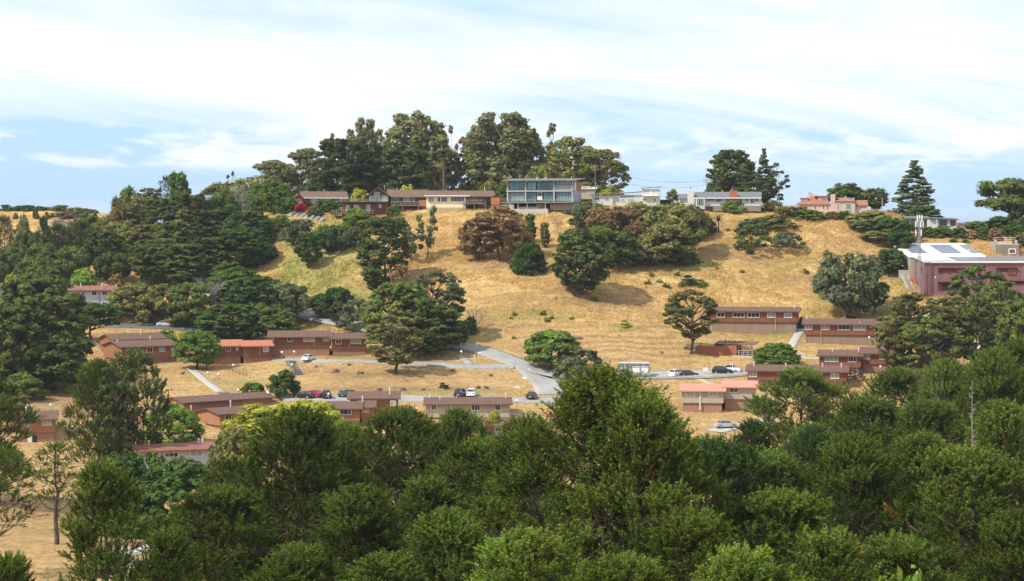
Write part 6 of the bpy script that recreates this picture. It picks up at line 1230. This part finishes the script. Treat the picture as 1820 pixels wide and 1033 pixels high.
# small bushes on the hillside
for i, (u, v, w, c) in enumerate([(914,560,12,'gr'),(909,567,8,'gr'),(966,559,14,'gr'),(972,571,14,'gr'),(980,566,10,'gr'),(1016,567,9,'gr'),(914,602,9,'gr'),(1055,534,14,'gr'),(1111,580,22,'ye'),(1185,511,16,'gr'),(1173,502,12,'ye'),(1245,508,22,'gr'),(1432,485,14,'gr'),(1457,485,14,'ye'),(1470,454,18,'dg'),(789,690,20,'dg'),(1332,450,14,'gr'),(1224,504,30,'dg'),(1212,508,16,'gr'),(1295,410,8,'dk'),(774,376,6,'dk'),(988,532,5,'gr'),(1275,478,8,'gr'),(1150,504,14,'yo'),(1157,490,12,'yo'),(1320,484,10,'yo'),(1382,648,12,'ol'),(470,700,10,'gr'),(1204,489,12,'yo'),(850,690,8,'dg'),(1420,428,7,'dk')]):
    tree('tuft', u, v - w * .55, w, v, c, 'small %s tuft of weeds %s' % ({'gr': 'fresh green', 'ye': 'yellow green', 'dg': 'dark green', 'dk': 'blackish', 'yo': 'olive', 'ol': 'olive'}[c],
         ['left of the pair above the forked tree','lowest left of the green group above the forked tree','top of the green group above the forked tree','amid the green group above the forked tree','right of the green group above the forked tree','standing alone right of the green group','near the road side of the golden slope','in the shadow of the large lone pine','at the upper edge of the mown field','below the thicket, lower left of the dark shrub','below the thicket, beside the dark shrub','right under the dark shrub below the thicket','left of the large grey green tree, dark one','left of the large grey green tree, paler one','high on the slope above the large grey green tree','on the bare strip above the white SUV','at the foot of the windswept tree','largest of those below the thicket','touching the largest one below the thicket','right of the small palm','at the corner of the cream house base','alone in the middle of the golden slope','faint, right of the thicket shadow','among dry grass left of the dark shrub','just under the thicket on dry grass','beside the worn track','under the clipped round bush','between the roofs and the lollipop tree','in dry grass under the thicket','right part of the bare strip','below the long olive shrub'][i]), G6)

# two palms
def palm(u, vt, wpx, base, label, thick):
    if base > 0: p = hit(u, base)
    else: p = at(u, 400, -base); p.z = gz_at(p.x, p.y)
    s = p.y / F; H = at(u, vt, p.y).z - p.z; r = wpx * s / 2; e = bpy.data.objects.new('palm_tree', None); COL.objects.link(e); e.location = p; tag(e, label, 'palm tree')
    q = MB(); hh = H - r * .6; q.bar((0, 0, -.5), (0, 0, hh), thick, 9, thick * .75); q.build('trunk', M_BARK, e)
    rs = random.Random(int(u)); q = MB()
    for i in range(34):
        a = i * 2.4; up_ = 1.2 - 1.9 * i / 34 + rs.random() * .2; L_ = r * (1 + .15 * rs.random()); pp = Vector((0, 0, hh)); d = Vector((math.cos(a) * math.cos(up_), math.sin(a) * math.cos(up_), math.sin(up_))); sd = Vector((-math.sin(a), math.cos(a), 0))
        for k in range(5):
            n_ = pp + d * L_ / 5; w0 = .22 * (1 - k / 6); 
            for sg in (-1, 1):
                for t in (0., .5): b0 = pp.lerp(n_, t); q.add([b0, b0 + d * .12, b0 + sd * sg * w0 * 1.9 + d * .25 - Vector((0, 0, .12))], [(0, 1, 2)])
            q.bar(pp, n_, .02, 3); pp = n_; d = (d + Vector((0, 0, -.22))).normalized()
    me = q.mesh('crown', M_LEAF, False); o = link('crown', me, e); o.color = (*LC['yo'], 1)
    if H > 8:
        q = MB()
        for i in range(60): a = i * 2.4; z = hh - rs.random() * H * .12; q.add([(math.cos(a) * .3, math.sin(a) * .3, z), (math.cos(a + .3) * .3, math.sin(a + .3) * .3, z), (math.cos(a) * .62, math.sin(a) * .62, z - .9)], [(0, 1, 2)])
        o = link('dead_frond_skirt', q.mesh('dead_frond_skirt', M_LEAF, False), e); o.color = (*LC['tan'], 1)
palm(789, 266, 30, -628, 'tall shaggy palm standing in front of the grove', .55); palm(1277, 383, 22, 413, 'small palm on the slope right of the thicket', .22)
# red flowering shrub in the garden of the red ranch house
for u, v, w, c, l in ((536, 361, 22, 'red', 'crimson flowering shrub below the bright red ranch house'), (548, 358, 16, 'dg', 'dark green clipped shrub right of the crimson one'), (572, 354, 30, 'dg', 'dark shrub in front of the ranch house windows'), (592, 358, 30, 'gr', 'green garden shrub between the ranch and the gabled house'), (560, 364, 28, 'ol', 'olive garden shrub above the garden solar panels'), (596, 366, 18, 'gr', 'light hedge sloping down beside the gabled house'), (512, 362, 24, 'dg', 'dark shrub left of the garden solar panels'), (843, 362, 16, 'dg', 'dark creeper bush under the deck of the cream house'), (866, 348, 24, 'gr', 'green bush at the right end of the cream house'), (612, 353, 24, 'dg', 'dark green shrub against the left wall of the gabled house'), (586, 352, 20, 'gr', 'green shrub under the right end of the ranch house roof'), (518, 350, 22, 'gr', 'green shrub at the left corner of the ranch house gable'), (500, 380, 40, 'gr', 'green shrub at the left edge of the open slope')):
    tree('bush1', u, v, w, v + w * .62, c, l, None)

# foreground wood
for a in [
 ('near1',520,720,330,-182,'nd','big dark pine left of centre in the foreground wood'),('near2',392,862,230,-160,'nd','lower pine at the left side of the big dark foreground pine'),('near2',700,724,230,-222,'nd','bronze green pine below the stepped red brown roofs'),
 ('near1',812,726,170,-240,'nd','dark pine top in front of the beige block'),('near1',650,862,300,-160,'nd','shaded pine in the middle left of the foreground'),('near2',842,775,240,-190,'nd','dark pine left of the tallest near pine'),
 ('near1',940,735,200,-170,'np','fresh green pine at the left shoulder of the tallest near pine'),('near1',1055,646,460,-134,'nb','tallest bright green pine at the centre of the foreground'),('near3',1172,694,170,-130,'nb','bright pine with a pointed top right of centre'),
 ('near3',1206,735,110,-142,'np','narrow pine top in front of the beige salmon roofed block'),('near2',1285,772,230,-176,'dg','dark green pine right of the pointed tops'),('near1',960,938,380,-104,'nb','nearest bright pine left of centre bottom'),
 ('near3',1225,905,300,-108,'nb','nearest bright pine right of centre bottom'),('near2',1375,800,230,-186,'nd','dark pine under the broad round pine'),('near1',815,900,300,-124,'np','green pine low in the centre left foreground'),
 ('near2',1400,868,280,-132,'np','pine with rusty tips right of centre'),('near1',1525,768,270,-172,'np','olive lit pine in the right foreground'),('near1',1640,765,260,-178,'nd','broad pine in the right foreground wood'),('near2',1585,948,330,-120,'np','olive pine in front at lower right'),('near2',1730,792,260,-150,'nd','dark pine in the lower right wood'),
 ('near1',1800,905,320,-122,'nd','dark pine in the lower right corner'),('near2',540,968,300,-132,'nd','dark pine low in the left half'),('near3',700,985,280,-122,'nd','shaded pine low left of centre'),
 ('near2',1422,654,212,-318,'np','broad round topped pine right of the salmon roof'),('mid2',1500,672,80,-330,'yo','yellowing pine right of the broad round topped pine'),('near2',1595,655,180,-300,'nd','dark pine below the tall open pines at right'),
 ('near1',1690,640,200,-280,'np','pine left of the white snag'),('near1',1775,622,220,-262,'np','large pine at the right edge of the middle wood'),('near2',1825,598,160,-300,'nd','pine rising at the right edge'),('near2',1650,712,170,-250,'nd','dark pine around the grey dead twigs'),('near1',1775,710,200,-214,'np','pine in front of the white snag'),
 ('near2',1560,705,160,-262,'nd','dark pine right of the yellowing pine'),('near1',1450,755,170,-236,'dg','deep green pine below the broad round topped pine'),('near3',1330,748,130,-250,'dg','deep green treetop left of the broad pine foot'),
 ('near3',1470,935,240,-112,'np','green pine with orange tips at bottom right of centre'),('near2',1345,968,300,-96,'nb','bright green pine at the bottom right of centre'),('near2',1095,985,300,-92,'nb','pine tops at the very bottom centre'),('near2',765,752,160,-252,'nd','pine top below the right end of the stepped roofs'),
 ('near2',625,752,170,-232,'nd','pine top just below the big white framed window'),('near2',885,778,140,-264,'nd','pine top below the lower beige roof'),
 ('near2',1010,880,280,-156,'nd','shaded pine inside the wood below the tallest near pine'),('near2',590,812,200,-205,'nd','dark pine between the big dark pine and the shaded ones'),('near3',760,850,200,-175,'nd','dark pine filling the dip left of the tallest near pine'),('near2',470,868,180,-215,'nd','dark low pine behind the lower left pine'),('near2',900,850,200,-185,'nd','shaded pine behind the nearest left bright pine'),
 ('near2',420,815,150,-235,'nd','dark pine right of the wide round green tree'),('near3',345,905,120,-190,'nd','dark pine rising beside the pale driveway'),
 # left foreground
 ('near3',200,815,200,-142,'np','loose grey green pine with dead twigs at lower left'),('near3',10,985,160,-118,'np','bright pine in the lower left corner'),('near3',290,935,150,-126,'np','green pine tops right of the dead twigs at lower left'),
 ('near2',-40,640,120,-300,'nd','dark pine bough at the left edge'),('thin',96,780,110,-262,'nd','thin dark pine with a long bare trunk at lower left'),('thin',-14,790,130,-235,'nd','dark drooping boughs at the left edge')]:
    tree(*a[:7], G3, 'pine_tree')
for a in [('oak3',212,798,120,-288,'dg','dark green round tree left below the pale blue building'),('oak3',322,812,170,-284,'dg','dark green wide tree in front of the pale blue building'),('oak2',262,800,70,-300,'dg','darker treetop between the two round trees'),('oak3',1615,1003,200,-72,'br','bright leafy canopy at the bottom edge, right'),
          ('bush1',296,965,36,-258,'gr','low green plant between driveway and road at lower left'),('bush1',318,992,16,-240,'gr','small clipped green bush by the valley road')]: tree(*a, None)
for a in [('baresnag',1730,676,84,-206,'gy','white dead snag standing in the right wood'),('bare1',1668,700,60,-252,'gy','grey leafless twigs in the right wood')]: tree(*a, 'dead trees in the wood', 'dead_tree')

# ---------------------------------------------------------------- dry grass, one object nobody could count
def grass():
    rs = np.random.RandomState(9); n = 270000
    x = rs.uniform(-160, 165, n); y = rs.uniform(425, 606, n)
    z = np.array([0.0]); ix = np.clip(np.searchsorted(XS, x) - 1, 0, len(XS) - 2); iy = np.clip(np.searchsorted(YS, y) - 1, 0, len(YS) - 2)
    fx = (x - XS[ix]) / (XS[ix + 1] - XS[ix]); fy = (y - YS[iy]) / (YS[iy + 1] - YS[iy])
    def g(A): return (A[iy, ix] * (1 - fx) + A[iy, ix + 1] * fx) * (1 - fy) + (A[iy + 1, ix] * (1 - fx) + A[iy + 1, ix + 1] * fx) * fy
    z = g(gz); gr = g(g_); di = g(d_); mo = g(m_); uu, vv = proj((x, y, z))
    dens = vnoise(x, y, 7, 21) * .6 + vnoise(x, y, 2.2, 22) * .4
    tall = np.clip((620 - vv) / 60, 0.18, 1) * np.clip(1.0 - mo * .85, .1, 1) * np.clip(1 - di * .7, .2, 1)
    keep = (rs.rand(n) < np.clip((dens - .25) * 1.8, .08, 1) * (.25 + .75 * tall)) & (vv < 735)
    for k in range(0, len(RD), 1):
        rx, ry, w = RD[k]; keep &= ~((np.abs(x - rx) < w + 1.2) & (np.abs(y - ry) < w + 1.2) & ((x - rx) ** 2 + (y - ry) ** 2 < (w + .3) ** 2))
    x, y, z, dens, tall, gr = (a[keep] for a in (x, y, z, dens, tall, gr)); n = len(x); k = 3
    hgt = (.20 + .62 * tall * rs.rand(n)) * (.55 + dens)
    C = np.repeat(np.stack([x, y, z], -1), k, 0) + np.concatenate([rs.normal(size=(n * k, 2)) * .16, np.zeros((n * k, 1))], 1)
    a = rs.rand(n * k) * 6.283; w = (.05 + .07 * rs.rand(n * k)); H_ = np.repeat(hgt, k) * (.7 + .5 * rs.rand(n * k)); lean = rs.normal(size=(n * k, 2)) * .25 + [.2, .05]
    sd = np.stack([np.cos(a) * w, np.sin(a) * w, 0 * w], -1); tip = C + np.stack([lean[:, 0] * H_, lean[:, 1] * H_, H_], -1)
    V = np.stack([C - sd - [0, 0, .05], C + sd - [0, 0, .05], tip], 1).reshape(-1, 3)
    m = new_mat('dry_grass_blades'); nt = m.node_tree; N = nt.nodes.new; L = nt.links; out = N('ShaderNodeOutputMaterial'); geo = N('ShaderNodeNewGeometry'); at_ = N('ShaderNodeAttribute'); at_.attribute_name = 'green'
    mx = N('ShaderNodeMix'); mx.data_type = 'RGBA'; mx.inputs[6].default_value = (.46, .295, .115, 1); mx.inputs[7].default_value = (.82, .58, .26, 1); L.new(geo.outputs['Random Per Island'], mx.inputs[0])
    m2 = N('ShaderNodeMix'); m2.data_type = 'RGBA'; L.new(at_.outputs['Fac'], m2.inputs[0]); L.new(mx.outputs[2], m2.inputs[6]); m2.inputs[7].default_value = (.30, .32, .08, 1)
    d = N('ShaderNodeBsdfDiffuse'); t = N('ShaderNodeBsdfTranslucent'); ms = N('ShaderNodeMixShader'); ms.inputs[0].default_value = .4
    L.new(m2.outputs[2], d.inputs[0]); L.new(m2.outputs[2], t.inputs[0]); L.new(d.outputs[0], ms.inputs[1]); L.new(t.outputs[0], ms.inputs[2]); L.new(ms.outputs[0], out.inputs[0])
    me = mesh_arrays('dry_grass', V, np.arange(len(V)).reshape(-1, 3), [m], False, {'green': np.repeat(np.repeat(gr, k), 3)})
    print('grass tris', len(V) // 3)
    tag(link('dry_grass', me), 'tall dry golden grass over the hillside', kind='stuff')
grass()
print('TREES', TREES, 'objects', len(bpy.data.objects))
